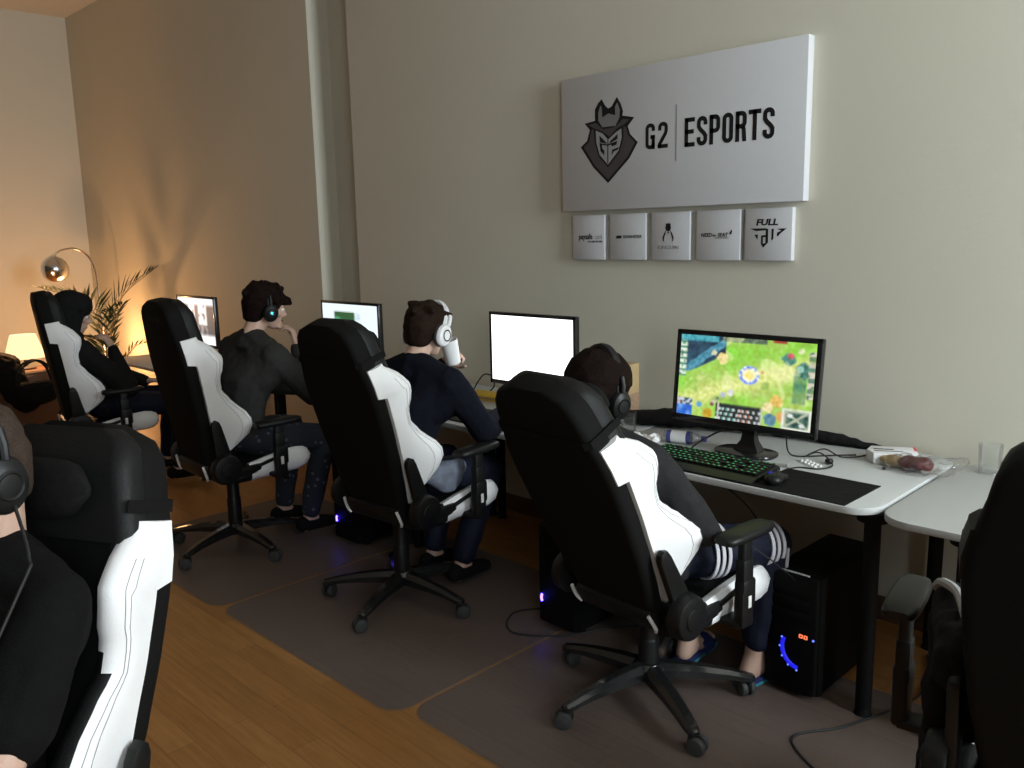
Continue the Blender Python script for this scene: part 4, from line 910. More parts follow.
def game(u, v):
    n1 = noise.noise(V((u * 5, v * 3.2, 1.3))); n2 = noise.noise(V((u * 16, v * 9, 4.1))); n3 = noise.noise(V((u * 40, v * 24, 9.1)))
    c = V((.60 + .12 * n1, .80 + .10 * n2, .30 + .12 * n1 + .08 * n3))                             # grass
    d = abs((v - .18) - (u - .05) * .62)                                                # pale lane from lower left to upper right
    k = max(0, 1 - d / .20); c = c.lerp(V((.90, .90, .55)) + V((.08, .06, .10)) * (n2 + n3), min(1, k * 1.25) * .8)
    if v > .52 + .95 * max(0, u - .02) ** 1.3 * 1.2 and u < .36:                                # river and brush top left
        c = V((.12, .24, .33)) + V((.05, .12, .12)) * (n2 + n1)
        if abs(v - (.50 + 1.25 * u)) < .06 + .02 * n2: c = V((.25, .52, .62)) + V((.1, .1, .1)) * n3
    if v > .93 and u < .30: c = V((.25, .62, .68)) + V((.12, .12, .1)) * n3
    for cx, cy, r, col in ((.34, .74, .055, (.92, .84, .55)), (.27, .80, .03, (.85, .85, .7)), (.82, .80, .06, (.25, .50, .45)), (.83, .84, .028, (.78, .28, .32)), (.92, .68, .075, (.22, .44, .38)), (.90, .70, .03, (.55, .75, .68)), (.90, .90, .03, (.8, .85, .6)),
                           (.30, .22, .03, (.85, .82, .75)), (.36, .30, .03, (.72, .75, .80)), (.42, .34, .035, (.86, .86, .84)), (.28, .17, .022, (.5, .3, .28)), (.32, .25, .016, (.2, .25, .5)), (.64, .62, .016, (.85, .25, .15)), (.60, .585, .016, (.85, .35, .35)), (.755, .30, .06, (.88, .72, .35)), (.70, .22, .05, (.92, .86, .62)), (.80, .13, .05, (.85, .60, .30)), (.72, .08, .06, (.30, .48, .58)), (.18, .15, .03, (.35, .6, .75)), (.25, .05, .05, (.75, .60, .12))):
        q = math.hypot((u - cx) * 1.0, (v - cy) * .62) / (r * .75)
        if q < 1 + .35 * n3: c = V(col) + V((.10, .10, .10)) * n3
    q = math.hypot((u - .545) * 1.0, (v - .57) * .68)
    if q < .075:
        c = V((.95, .93, .72)) + V((.05, .1, .2)) * n3
        if q > .052: c = V((.45, .58, .95)) if n3 < .1 else V((.93, .95, 1))
        if q < .03: c = V((.98, .9, .45))
    if v > .945 and .33 < u < .66: c = V((.30, .38, .30)) + V((.3, .3, .3)) * max(0, n3)
    if v > .972 and u > .70: c = V((.62, .22, .18)) if u < .80 else c
    if u < .052 and .48 < v < .93: c = V((.85, .92, .82)) if (v * 14) % 1 < .62 and n3 > -.25 else V((.25, .5, .42))        # left name column
    if u > .955 and .36 < v < .90: c = V((.80, .78, .70)) if (v * 8.2) % 1 < .55 and n3 > -.2 else V((.35, .5, .42))
    if u < .125 and v < .125: c = V((.12, .36, .78)) + V((.4, .35, .2)) * max(0, n2 * 1.2)
    if u < .125 and .125 <= v < .21: c = V((.72, .76, .80)) if n3 > .05 else (V((.62, .2, .2)) if u < .03 else V((.2, .32, .4)))
    if .31 < u < .66 and v < .20:                                                                                  # score table
        c = V((.10, .12, .12))
        rr, cc = int(v * 34), int((u - .31) / .0135)
        if rr % 2 == 0 and v < .155:
            h = (cc * 7 + rr * 13) % 11
            c = V((.80, .84, .84)) if h < 4 else V((.30, .62, .55)) if cc < 11 and h < 8 else V((.72, .42, .34)) if 12 < cc < 20 and h < 9 else c
        if cc in (1, 25): c = V((.75, .74, .70))
    if u > .80 and v < .235:                                                                                       # corner map
        c = V((.88, .90, .84)); a, e = (u - .80) / .2, v / .235
        if .08 < a < .92 and .08 < e < .92:
            c = V((.20, .34, .30)) + V((.2, .2, .15)) * n3
            if abs(a - e) < .07 or abs(a + e - 1) < .06 or a < .16 or e > .84: c = V((.66, .70, .60))
            if math.hypot(a - .28, e - .68) < .1 or math.hypot(a - .7, e - .25) < .1: c = V((.86, .88, .86))
    if v > .22 and u > .06 and not (u < .36 and v > .5):
        n5 = noise.noise(V((u * 9 + 3, v * 6, 7.7)))
        if n5 > .28 and abs(u - .545) > .09: c = c.lerp(V((.45, .60, .22)), min(1, (n5 - .28) * 5) * .6)
        if n5 < -.34: c = c.lerp(V((.95, .95, .70)), .5)
        if u > .86 and v < .62 and v > .30 and u < .95: c = c.lerp(V((.25, .46, .38)), .6 + .4 * n2)
    c = c.lerp(V((1, 1, .95)), .08) + V((.07, .07, .07)) * n3
    return tuple(max(0, min(1, x)) for x in c)
def blank(u, v): return (1, 1, 1)
def page(u, v):
    if .22 < u < .60 and .40 < v < .86:
        n = noise.noise(V((u * 9, v * 9, 2)))
        return (.20 + .2 * n, .46 + .25 * n, .34 + .15 * n) if v < .74 + .05 * n else (.16, .34, .20)
    if .62 < u < .70 and .70 < v < .84 and (v * 22) % 1 < .4: return (.6, .72, .78)
    return (.90, .95, .97)
def news(u, v):
    if v > .86: return (.95, .96, .97)
    if v < .20: return (.97, .98, .98)
    if .30 < u < .80:
        n = noise.noise(V((u * 13, v * 7, 5)))
        if v < .42: return (.30, .31, .33) if n > -.1 else (.6, .6, .6)
        return (.93, .94, .95) if abs(u - .52) > .05 and n > -.25 else (.40, .41, .43)
    return (.33, .34, .36)
monitor((-1.635, 2.90, 1.030), 0, .612, .368, game, 1.05, 'wide monitor showing a bright green strategy game', 150, 86, .020, base=(.25, .17), tilt=-6)
monitor((-2.80, 2.95, 1.047), 0, .570, .362, blank, 2.2, 'monitor with a blank glaring white screen', 2, 2)
monitor((-4.31, 2.95, 1.045), 0, .60, .365, page, 1.15, 'monitor with a green picture on a white web page, in front of the wall recess', 60, 40)
monitor((-5.88, 2.72, 1.045), 0, .585, .36, news, 1.1, 'monitor showing a grey photo page, farthest along the row', 50, 34)

# ------------------------------------------------------------------ keyboards, mouse, pads
def keyboard(loc, rz, L, W, label, lit=True):
    k = thing('keyboard', loc, rz, label, 'keyboard', 'keyboards on the desks')
    b = MB(); rings = []
    for y, z1 in ((-W / 2 - .055, .008), (-W / 2 - .03, .014), (-W / 2, .018), (W / 2 - .01, .030), (W / 2, .024)):
        rings.append([(-L / 2, y, .0), (L / 2, y, .0), (L / 2, y, z1 * .8), (L / 2 - .004, y, z1), (-L / 2 + .004, y, z1), (-L / 2, y, z1 * .8)])
    b.loft(rings); b.build('case', M['plastic'], k, 30)
    b = MB(); g = MB(); rows = 6; p = (W - .012) / rows; nk = int((L - .02) / p)
    rnd = random.Random(5)
    for r_ in range(rows):
        for c_ in range(nk):
            x = -L / 2 + .012 + p * (c_ + .5) + (0 if c_ > nk * .7 else r_ % 3 * .003); y = -W / 2 + .004 + p * (r_ + .5); z = .019 + (y + W / 2) / W * .011
            if c_ in (int(nk * .68), int(nk * .82)) and r_ % 2: continue
            b.box((x, y, z + .0035), (p * .84, p * .84, .008), .0015, 0, None, 1)
            if lit and rnd.random() < .85: g.box((x + rnd.uniform(-.002, .002), y + .001, z + .0078), (p * rnd.uniform(.18, .36), p * .22, .0006), 0, 0)
    if lit:
        g.box((-L / 2 + L * .22, -W / 2 - .02, .0165), (.018, .004, .001)); 
    b.build('keycaps', M['plastic'], k, 30)
    if lit: tag(g.build('key_backlight', M['green_led'], k, 0), 'glowing green key legends')
    return k
keyboard((-1.655, 2.70, DZ), R(-1), .50, .155, 'black keyboard with glowing green keys below the game monitor')
keyboard((-2.86, 2.73, DZ), R(0), .45, .145, 'dark keyboard beside the yellow card, under the navy sleeve', False)
b = MB(); b.prism([(x, y) for x, y in [(-.17, -.14), (.168, -.145), (.172, .135), (-.168, .14)]], Matrix.Identity(4), .003, 0)
o = tag(b.build('mouse_pad', M['cloth_black'], None, 30), 'black cloth mouse pad near the rounded desk corner', 'mouse pad'); o.location = (-1.243, 2.705, DZ); 
ms = thing('computer_mouse', (-1.36, 2.655, DZ + .003), R(14), 'black mouse with a blue light on the mouse pad', 'mouse'); ms.scale = (1.12, 1.12, 1.1)
me = blob('body', [hull((V((0, -.03, .016)), (.030, .030, .020)), (V((0, .02, .012)), (.027, .035, .013))), hull((V((-.022, .03, .009)), (.010, .028, .008))), hull((V((.022, .03, .009)), (.010, .028, .008)))], M['plastic'], .003, 3)
put(me, 'body', ms); b = MB(); b.cyl((-.003, .035, .024), (.003, .035, .024), .008, .008, 16); b.build('scroll_wheel', M['rubber'], ms)
b = MB(); b.ell((-.026, .045, .012), (.006, .012, .006)); tag(b.build('blue_light', M['blue_led'], ms), 'glowing blue light')
def cable(pts, r, label, m=None, name='cable', sub=8):
    b = MB(); b.tube(pts, r, 7, 0, sub); return tag(b.build(name, m or M['cable']), label, 'cable')
Z = DZ + .004
cable([(-1.36, 2.71, Z + .008), (-1.375, 2.76, Z), (-1.42, 2.72, Z), (-1.44, 2.62, Z), (-1.46, 2.56, Z)], .0025, 'mouse cable curving from the black mouse over the desk edge')
# headset cable with inline control lying in a loop
cable([(-1.30, 3.30, Z), (-1.27, 3.20, Z), (-1.32, 3.10, Z + .004), (-1.40, 3.115, Z + .02), (-1.435, 3.03, Z), (-1.40, 3.06, Z + .018), (-1.345, 3.03, Z + .01), (-1.30, 2.97, Z), (-1.32, 2.90, Z), (-1.38, 2.88, Z), (-1.40, 2.84, Z)], .0028, 'thin black earphone cable looped behind the mouse pad')
il = thing('inline_remote', (-1.325, 3.0, DZ + .012), R(40), 'small round black cable remote beside the foil pill strip', 'remote')
b = MB(); b.lathe([(0, -.008), (.012, -.008), (.016, 0), (.012, .008), (0, .008)]); b.build('body', M['plastic'], il); b = MB(); b.cyl((0, 0, .007), (0, 0, .0095), .006); b.build('button', M['rubber'], il)
bp = thing('blister_pack', (-1.375, 2.955, DZ + .001), R(-32), 'silver blister strip of pills lying behind the mouse pad', 'pills')
b = MB(); b.box((0, 0, .001), (.13, .045, .0015), 0); b.build('foil', M['silver'], bp)
b = MB()
for i in range(5):
    for j in (-1, 1): b.ell((-.044 + .022 * i, j * .011, .002), (.007, .007, .006), 0, None, 12)
b.build('blisters', M['white_plastic'], bp)
for nm, x, y, rz, lb in (('plastic_sachet', -1.455, 2.86, 20, 'small clear plastic sachet between keyboard and monitor foot'),):
    t = thing(nm, (x, y, DZ), R(rz), lb, 'sachet'); b = MB(); b.loft([[(-.04, -.02 * k, .001), (.04, -.02 * k, .001), (.04, -.02 * k, .002 + .008 * (1 - abs(k))), (-.04, -.02 * k, .002 + .008 * (1 - abs(k)))] for k in (-1, -.5, 0, .5, 1)]); b.build('film', M['plasticbag'], t)
    b = MB(); b.box((-.036, 0, .006), (.006, .038, .002), 0); b.box((.036, 0, .006), (.006, .038, .002), 0); b.build('sealed_edge', M['white_plastic'], t)
t = thing('earbud', (-1.145, 3.055, DZ), R(35), 'tiny dark earbud lying alone on the white desk', 'earbud'); b = MB(); b.ell((0, 0, .006), (.007, .006, .006)); b.build('tip', M['rubber'], t); b = MB(); b.tube([(0, 0, .006), (.02, .0, .003), (.035, .004, .003)], .0015, 6, 0, 4); b.build('stub', M['inkgrey'], t)

# water bottle lying beside the keyboard
bt = thing('water_bottle', (-1.915, 2.925, DZ + .027), R(17), 'clear water bottle with white and blue label lying on its side', 'bottle'); bt.scale = (.8, .85, .85)
ry = Matrix.Rotation(R(90), 4, 'Y')
b = MB(); b.lathe([(0, -.10), (.026, -.10), (.030, -.094), (.030, -.03), (.0285, -.02), (.030, -.01), (.030, .045), (.024, .075), (.013, .095), (.012, .11)], (0, 0, 0), 26, 0, ry); b.build('body', M['bottle'], bt)
b = MB(); b.lathe([(.0305, -.06), (.0308, -.058), (.0308, .018), (.0305, .02)], (0, 0, 0), 26, 0, ry); tag(b.build('label_band', M['white_plastic'], bt), 'white label')
b = MB(); b.lathe([(.0306, .02), (.0309, .022), (.0309, .040), (.0306, .042)], (0, 0, 0), 26, 0, ry); b.lathe([(.0306, -.082), (.0309, -.08), (.0309, -.062), (.0306, -.06)], (0, 0, 0), 26, 0, ry); tag(b.build('label_edge', M['bluelabel'], bt), 'dark blue label ends')
b = MB(); b.lathe([(.0145, .097), (.0145, .118), (.013, .121), (0, .121)], (0, 0, 0), 22, 0, ry); b.build('bottle_cap', M['bluelabel'], bt)
# crumpled tissue
ts = tag(bpy.data.objects.new('paper_tissue', blob('paper_tissue', [hull((V((0, 0, .008)), (.06, .04, .008))), hull((V((.03, .02, .016)), (.03, .02, .016))), hull((V((-.04, .01, .013)), (.03, .025, .012)))], M['paper'], .004, 1, .012, 45)), 'crumpled white tissue beside the lying bottle', 'tissue'); COL.objects.link(ts); ts.location = (-2.06, 2.86, DZ)
# long black bag along the wall behind the monitor
bag = tag(bpy.data.objects.new('black_bag', blob('black_bag', [hull((V((-.46, -.16, .030)), (.06, .07, .029)), (V((-.20, -.08, .050)), (.10, .075, .048))), hull((V((-.20, -.06, .045)), (.10, .06, .043)), (V((.16, .03, .035)), (.10, .05, .034))), hull((V((.16, .03, .035)), (.10, .05, .033)), (V((.56, .05, .012)), (.05, .03, .011)))], M['cloth_black'], .008, 4, .008, 14)), 'long limp black bag lying along the wall behind the game monitor', 'bag'); COL.objects.link(bag); bag.location = (-1.84, 3.265, DZ)
cable([(-1.78, 3.0, DZ + .06), (-1.80, 2.98, DZ + .05), (-1.84, 2.90, DZ + .012), (-1.80, 2.80, Z), (-1.74, 2.80, Z)], .004, 'black monitor cable drooping behind the glossy stand foot')
cable([(-1.50, 3.0, DZ + .10), (-1.50, 3.02, DZ + .02), (-1.46, 3.02, Z), (-1.38, 3.10, Z), (-1.30, 3.18, Z)], .003, 'black cable dropping from the lower edge of the game monitor')
# tumblers
def tumbler(loc, r, h, label):
    t = thing('drinking_glass', loc, 0, label, 'glass'); b = MB(); b.lathe([(0, .004), (r * .82, .004), (r * .85, .0), (r * .88, .004), (r, h), (r * .985, h + .001), (r * .96, h), (r * .84, .010), (0, .010)], (0, 0, 0), 32); b.build('wall', M['glass'], t); return t
tumbler((-2.215, 2.95, DZ), .036, .09, 'clear tumbler on the desk beside the slouched person\'s headphones')
tumbler((-.86, 3.275, .728), .040, .105, 'empty clear tumbler near the wall, by the cut-off dark chair')
# food package, roll in a clear bag
fb = thing('food_box', (-1.165, 3.195, DZ), R(27), 'white food carton with red end lying by the wall', 'box')
b = MB(); b.prism([(-.075, -.06), (.08, -.06), (.08, .06), (-.075, .06), (-.095, 0)], Matrix.Identity(4), .042, 0, .004); b.build('carton', M['white_plastic'], fb, 30)
b = MB(); b.box((.076, .03, .021), (.012, .064, .0435), .003); tag(b.build('red_end', M['red'], fb), 'red printed end')
b = MB(); b.box((-.02, -.020, .0424), (.10, .006, .0008)); b.box((-.035, .008, .0424), (.07, .010, .0008)); b.box((-.02, -.0555, .022), (.06, .0008, .006)); b.box((.035, -.0555, .02), (.03, .0008, .012)); b.build('print', M['ink'], fb, 0)
pb = thing('plastic_bag', (-1.03, 3.105, DZ), R(-8), 'clear crinkled plastic bag with dark red food inside', 'bag')
me = blob('film', [hull((V((-.06, -.02, .03)), (.07, .06, .028)), (V((.05, 0, .03)), (.07, .07, .03))), hull((V((.07, .03, .035)), (.04, .05, .028)), (V((.11, .05, .05)), (.02, .05, .012)))], M['plasticbag'], .007, 2, .012, 30); put(me, 'film', pb)
for i, (x, y, s, lb) in enumerate(((-1.055, 3.10, 1.05, 'dark red roll nearest the desk seam inside the clear bag'), (-1.145, 3.12, .75, 'smaller pale brown roll at the closed end of the clear bag'))):
    o = tag(bpy.data.objects.new('bread_roll', blob('bread_roll', [hull((V((-.03, 0, .026)), (.028, .034, .022)), (V((.03, .006, .028)), (.030, .036, .024)))], M['meat'] if i == 0 else M['carton'], .005, 3, .006, 40, i)), lb, 'roll'); COL.objects.link(o); o.location = (x, y, DZ + .003); o.scale = (s, s, s); o.rotation_euler = (0, 0, R(-20))
# tan carton against the wall, yellow card, cable loop on the second desk
tc = thing('snack_carton', (-2.40, 3.19, DZ), R(8), 'tall tan printed carton standing behind the slouched person\'s head', 'carton')
b = MB(); b.box((0, 0, .13), (.07, .10, .26), .003); b.build('carton', M['carton'], tc); b = MB(); b.box((.0355, 0, .07), (.001, .09, .10)); b.box((0, -.0505, .07), (.06, .001, .10)); b.build('print', M['cartonprint'], tc, 0)
yc = thing('yellow_box', (-3.26, 3.10, DZ), R(5), 'flat yellow card box beside the blank monitor', 'box'); b = MB(); b.box((0, 0, .016), (.26, .12, .03), .003); b.build('carton', M['yellow'], yc); b = MB(); b.box((0, -.0605, .016), (.18, .001, .012)); b.build('print', M['cartonprint'], yc, 0)
cable([(-3.42, 3.12, Z), (-3.40, 3.14, DZ + .06), (-3.36, 3.16, DZ + .115), (-3.31, 3.17, DZ + .11), (-3.29, 3.17, DZ + .06), (-3.33, 3.16, DZ + .02), (-3.40, 3.15, Z)], .004, 'stiff black cable standing in a loop beside the blank monitor')

# ------------------------------------------------------------------ computer towers under the desks
def tower(loc, rz, label, lit=True, size=(.215, .47, .49)):
    w, d, h = size
    t = thing('computer_tower', loc, rz, label, 'computer', 'computer towers under the desks')
    b = MB(); b.box((0, 0, h / 2 + .012), (w, d, h - .012), .008); 
    for sx in (-1, 1):
        for sy in (-1, 1): b.cyl((sx * (w / 2 - .03), sy * (d / 2 - .05), 0), (sx * (w / 2 - .03), sy * (d / 2 - .05), .02), .018, .016, 14)
    b.build('case', M['tower'], t)
    b = MB(); b.box((0, -d / 2 - .010, h / 2 + .015), (w - .006, .03, h - .02), .010)
    for k in range(3): b.box((0, -d / 2 - .026, h - .05 - .045 * k), (w - .05, .004, .036), .003)
    b.build('front_panel', M['tower'], t)
    b = MB(); b.box((0, -d / 2 + .06, h + .008), (w * .62, .10, .006), .003); b.build('top_vent', M['tower'], t)
    b = MB(); b.box((0, -d / 2 - .002, h + .007), (w * .55, .006, .005), .001); b.build('top_strip', M['clip'], t)
    if lit:
        b = MB(); pr = [(.035 + .062 * math.cos(R(a)), -d / 2 - .0265, .185 + .068 * math.sin(R(a))) for a in range(155, 271, 8)]
        b.tube(pr, .0075, 8); tag(b.build('fan_light', M['blue_led'], t), 'blue glowing arc')
        b = MB()
        for a in range(155, 271, 28): b.ell((.035 + .068 * math.cos(R(a)), -d / 2 - .032, .185 + .074 * math.sin(R(a))), .0035, 0, None, 10)
        b.ell((.085, -d / 2 - .028, .235), .004, 0, None, 10); b.build('light_spot', M['blue_spot'], t)
        b = MB()
        for x in (.040, .057): 
            b.box((x, -d / 2 - .027, .242), (.011, .003, .003)); b.box((x, -d / 2 - .027, .232), (.011, .003, .003)); b.box((x - .005, -d / 2 - .027, .237), (.003, .003, .012)); b.box((x + .005, -d / 2 - .027, .237), (.003, .003, .012))
        tag(b.build('red_display', M['red_led'], t, 0), 'red glowing digits')
    else:
        b = MB(); b.tube([(-.05 + .03 * math.cos(R(a)), -d / 2 - .027, .13 + .03 * math.sin(R(a))) for a in range(150, 211, 15)], .005, 8); tag(b.build('power_light', M['blue_strong'], t), 'blue power light')
    return t
tower((-1.25, 2.84, 0), R(-1), 'black computer tower with a blue light arc and red digits under the game desk', True, (.19, .45, .44))
tower((-3.68, 2.68, 0), R(3), 'black computer tower with one blue light, behind the drinking person\'s chair', False)
tower((-2.17, 2.66, 0), R(0), 'black computer tower with a dim blue light behind the slouched person\'s chair', False, (.2, .45, .44))

# ------------------------------------------------------------------ floor mats and floor cables
def floor_mat_piece(x0, x1, y0, y1, label):
    t = thing('floor_mat', ((x0 + x1) / 2, (y0 + y1) / 2, 0), 0, label, 'floor mat', 'clear mats under the chairs'); w, h, r = (x1 - x0) / 2, (y1 - y0) / 2, .09
    poly = []
    for cx, cy, a0 in ((w - r, h - r, 0), (-w + r, h - r, 90), (-w + r, -h + r, 180), (w - r, -h + r, 270)): poly += arcp(cx, cy, r, r, a0, a0 + 90, 7)
    b = MB(); b.prism([(x * (1 - .006 / w), y * (1 - .006 / h)) for x, y in poly], Matrix.Translation((0, 0, .0032)), 0, 0); b.build('sheet', M['chairmat'], t, 0)
    b = MB(); n = len(poly)
    for i in range(n):
        (xa, ya), (xb, yb) = poly[i], poly[(i + 1) % n]; k = (1 - .008 / w), (1 - .008 / h)
        bm2 = bmesh.new(); bm2.faces.new([bm2.verts.new(p) for p in ((xa, ya, .0006), (xb, yb, .0006), (xb * k[0], yb * k[1], .0034), (xa * k[0], ya * k[1], .0034))]); b._merge(bm2, 0)
    b.build('bevelled_edge', M['matedge'], t, 0)
floor_mat_piece(-2.160, -.78, 1.62, 2.84, 'clear floor mat under the nearest whole chair')  # widened past the tower so its grey sheet stands in for floor shade
floor_mat_piece(-3.425, -2.165, 1.57, 2.84, 'clear floor mat under the chair of the person in the navy sweater')
floor_mat_piece(-4.690, -3.430, 1.56, 2.78, 'clear floor mat under the chair of the person with the glowing headset')
cable([(-2.30, 2.60, .006), (-2.42, 2.42, .006), (-2.30, 2.28, .006), (-2.12, 2.40, .006), (-2.0, 2.62, .006), (-1.8, 2.75, .006)], .004, 'black cable lying in a loose loop on the floor mats')
cable([(-1.00, 3.2, .006), (-.92, 2.9, .006), (-1.02, 2.55, .006), (-1.12, 2.35, .006), (-.9, 2.2, .006)], .004, 'black cable on the floor beside the lit computer tower')
a_ = P1[1]
cable([a_ @ V((.30, .04, .60)), a_ @ V((.335, .14, .52)), a_ @ V((.335, .30, .38)), a_ @ V((.30, .40, .16)), a_ @ V((.27, .52, .03))], .0022, 'thin headset cable hanging past the striped trouser leg')
cable([(-1.49, 2.57, DZ - .03), (-1.44, 2.66, .60), (-1.40, 2.80, .35), (-1.36, 2.98, .1)], .0035, 'black cable hanging under the game desk by the tower')

# ------------------------------------------------------------------ jacket on the cut-off chair
T = CT(*HUB['e'])
jk = tag(bpy.data.objects.new('jacket', blob('jacket', [hull((V((-.275, -.04, .755)), (.045, .07, .035)), (V((-.245, -.22, .68)), (.045, .05, .06))), hull((V((-.275, -.06, .74)), (.045, .06, .03)), (V((-.27, -.16, .33)), (.045, .10, .05))), hull((V((-.20, -.05, .60)), (.05, .09, .05)), (V((-.22, -.06, .50)), (.05, .12, .05)))], M['cloth_black'], .008, 3, .010, 14)), 'black jacket bunched inside the armrest of the cut-off chair', 'jacket'); COL.objects.link(jk); jk.matrix_world = T
b = MB(); b.tube([(-.318, -.02, .770), (-.30, -.05, .795), (-.262, -.10, .797), (-.235, -.17, .775)], .011, 8, 0, 5); o = b.build('pale_cuff', M['inkpale'], jk); tag(o, 'pale grey cuff edge')

# ------------------------------------------------------------------ far corner: arc lamp, palm, cabinet with coats, glowing lamp
al = thing('arc_lamp', (-8.86, 3.13, 0), 0, 'chrome arc lamp with a ball shade curving out behind the palm', 'lamp')
b = MB(); b.lathe([(0, 0), (.16, 0), (.17, .01), (.17, .05), (.16, .06), (0, .06)], (0, 0, 0), 36); b.build('base', M['gloss'], al)
b = MB(); b.tube([(0, 0, .05), (0, -.005, .8), (.0, -.01, 1.16), (.02, -.03, 1.37), (.03, -.09, 1.50), (.04, -.20, 1.565), (.05, -.33, 1.55), (.05, -.39, 1.51), (.05, -.40, 1.49)], .011, 10, 0, 6); b.build('arched_pole', M['chrome'], al)
b = MB(); b.lathe([(.012, .130), (.04, .122), (.085, .092), (.115, .05), (.125, 0), (.116, -.05), (.09, -.09), (.06, -.11), (.058, -.107), (.087, -.087), (.112, -.05), (.121, 0), (.111, .05), (.08, .09), (.03, .12), (0, .125)], (.05, -.40, 1.375), 32, 0, Matrix.Rotation(R(10), 4, 'X')); b.build('ball_shade', M['chrome'], al)
PS = 1.0
pl = thing('potted_palm', (-8.15, 2.90, 0), 0, 'potted palm with long feathery fronds in the lamplight', 'plant')
b = MB(); b.lathe([(0, 0), (.13, 0), (.14, .02), (.17, .30), (.175, .32), (.16, .32), (.15, .28), (0, .27)], (0, 0, 0), 28); b.build('pot', M['pot'], pl)
b = MB(); b.lathe([(0, .285), (.152, .275)], (0, 0, 0), 24); b.build('soil', M['soil'], pl)
def frond(pts, ll, n, seed, side_lift=.2):
    rnd = random.Random(seed); P = [V(p) for p in pts]; C_ = []
    for i in range(len(P) - 1):
        p0 = P[max(i - 1, 0)]; p1 = P[i]; p2 = P[i + 1]; p3 = P[min(i + 2, len(P) - 1)]
        for k in range(10):
            t = k / 10; C_.append(.5 * ((2 * p1) + (p2 - p0) * t + (2 * p0 - 5 * p1 + 4 * p2 - p3) * t * t + (3 * p1 - p0 - 3 * p2 + p3) * t ** 3))
    C_.append(P[-1]); m = len(C_)
    b = MB(); b.tube(C_, lambda t: .007 * (1 - .75 * t), 6, 1)
    for i in range(n):
        t = .34 + .66 * i / (n - 1); q = min(m - 2, int(t * (m - 1))); p = C_[q]; d = (C_[q + 1] - C_[q]).normalized(); s = d.cross(V((0, 0, 1)))
        s = s.normalized() if s.length > .05 else V((0, 1, 0)); u = s.cross(d)
        L = ll * (math.sin(math.pi * min(1, .25 + .72 * (t - .34) / .66)) * .75 + .25)
        for sg in (-1, 1):
            dr = (d * .75 + s * sg * .75 + u * side_lift + V((rnd.uniform(-.06, .06), rnd.uniform(-.06, .06), rnd.uniform(-.06, .06)))).normalized()
            w = .014; tip = p + dr * L + V((0, 0, -.10 * L)); tip.y = min(tip.y, .49); mid = p + dr * L * .45; nn = dr.cross(u).normalized()
            bm2 = bmesh.new(); vv = [bm2.verts.new(x) for x in (p, mid + nn * w, tip, mid - nn * w)]; mm_ = bm2.verts.new(mid + u * .004)
            bm2.faces.new((vv[0], vv[1], mm_)); bm2.faces.new((vv[1], vv[2], mm_)); bm2.faces.new((vv[2], vv[3], mm_)); bm2.faces.new((vv[3], vv[0], mm_)); b._merge(bm2, 0)
    b.build('frond', [M['leaf'], M['stem']], pl, 0)
FR = [([(0, 0, .28), (.02, .04, .80), (.05, .16, 1.12), (.10, .44, 1.35)], .42, 16), ([(0, 0, .28), (.05, -.05, .80), (.12, -.20, 1.10), (.22, -.56, 1.24)], .40, 16), ([(0, 0, .28), (.06, .0, .65), (.12, .04, .92), (.20, .10, 1.06)], .26, 9),
      ([(0, 0, .28), (-.05, .0, .6), (-.14, .06, .85), (-.34, .16, .98)], .24, 9), ([(0, 0, .28), (.10, -.04, .55), (.22, -.14, .75), (.42, -.26, .82)], .22, 9), ([(0, 0, .28), (.06, .10, .5), (.14, .20, .66), (.24, .30, .70)], .20, 9),
      ([(0, 0, .28), (.0, -.10, .5), (.03, -.24, .66), (.06, -.40, .68)], .20, 9), ([(0, 0, .28), (.08, -.01, .45), (.18, .02, .56), (.34, .06, .55)], .18, 8)]
for i, (p_, l_, n_) in enumerate(FR): frond(p_, l_, n_, 50 + i)
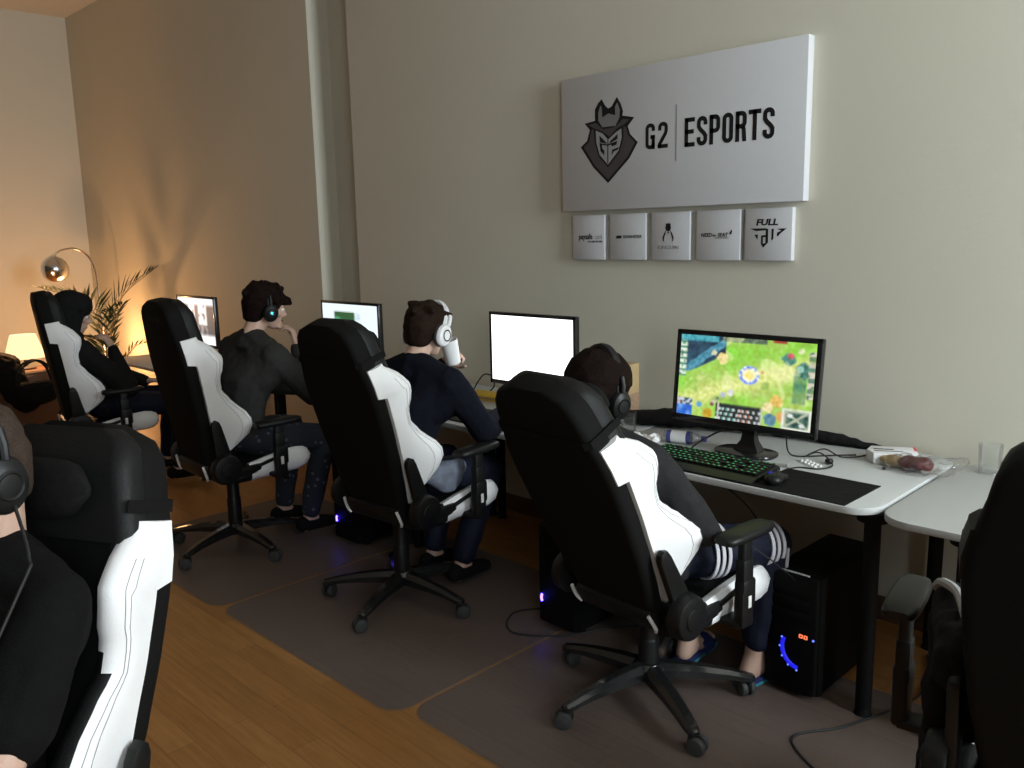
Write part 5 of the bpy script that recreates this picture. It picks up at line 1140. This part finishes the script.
# glowing globe on the floor behind the palm, and a shaded lamp on the cabinet
gl = thing('floor_globe_lamp', (-8.78, 3.14, 0), 0, 'warm glowing globe lamp low behind the palm', 'lamp')
b = MB(); b.lathe([(0, 0), (.09, 0), (.09, .02), (.02, .035), (.02, .30), (0, .30)], (0, 0, 0), 24); b.build('foot', M['pot'], gl)
b = MB(); b.ell((0, 0, .40), .10, 0, None, 28); tag(b.build('globe', M['lampshade'], gl), 'glowing warm globe')
point('globe_light', (-8.72, 3.10, .56), 36, WARM, .30)
cb = thing('wooden_cabinet', (-8.05, 1.93, 0), 0, 'brown wooden cabinet under the coats by the far wall', 'cabinet')
b = MB(); b.box((0, 0, .29), (.45, 1.0, .52), .006); b.box((0, 0, .02), (.40, .95, .04)); b.build('body', M['brownwood'], cb)
for k in (-1, 1):
    b = MB(); b.box((.235, k * .25, .30), (.02, .47, .46), .004); d_ = b.build('cabinet_door', M['brownwood'], cb); b = MB(); b.cyl((.245, k * .06, .34), (.265, k * .06, .34), .012, .015, 14); b.build('knob', M['clip'], d_)
tl = thing('table_lamp', (-8.12, 2.20, .55), 0, 'glowing shaded lamp standing on the wooden cabinet', 'lamp')
b = MB(); b.lathe([(0, 0), (.08, 0), (.08, .015), (.015, .03), (.015, .12), (0, .12)], (0, 0, 0), 24); b.build('foot', M['pot'], tl)
b = MB(); b.lathe([(.16, .10), (.10, .30), (.097, .30), (.156, .10)], (0, 0, 0), 32); tag(b.build('lamp_shade', M['lampshade'], tl), 'glowing warm shade')
point('table_lamp_light', (-8.12, 2.20, .95), 30, WARM, .06)
def coat(name, hulls, loc, label, cat, seed, m='cloth_black'):
    o = tag(bpy.data.objects.new(name, blob(name, hulls, M[m], .010, 3, .02, 9, seed)), label, cat); COL.objects.link(o); o.location = loc; return o
ct = coat('coat', [hull((V((0, -.30, .06)), (.16, .14, .06)), (V((.02, .10, .09)), (.18, .16, .08))), hull((V((.10, .08, .06)), (.12, .16, .06)), (V((.26, .20, -.22)), (.03, .12, .10)))], (-7.95, 1.85, .56), 'black coat heaped over the cabinet beside the glowing lamp', 'coat', 3)
hb = thing('black_handbag', (-7.62, 2.12, 0), R(8), 'black bag with curved straps hanging below the coat', 'bag')
put(blob('pouch', [hull((V((0, -.10, .42)), (.06, .10, .09)), (V((0, .10, .42)), (.06, .10, .09)), (V((0, 0, .36)), (.07, .16, .05)))], M['cloth_black'], .01, 3, .01, 14), 'pouch', hb)
for k in (-1, 1):
    b = MB(); b.tube([(k * .03, -.14, .48), (k * .03, -.11, .62), (k * .03, 0, .68), (k * .03, .10, .62), (k * .03, .14, .48)], .010, 8, 0, 6); b.build('strap', M['leather'], hb)
b = MB(); b.lathe([(0, 0), (.10, 0), (.115, .01), (.115, .28), (.10, .29), (0, .29)], (0, 0, 0), 28); st_ = None
b.bm.free()
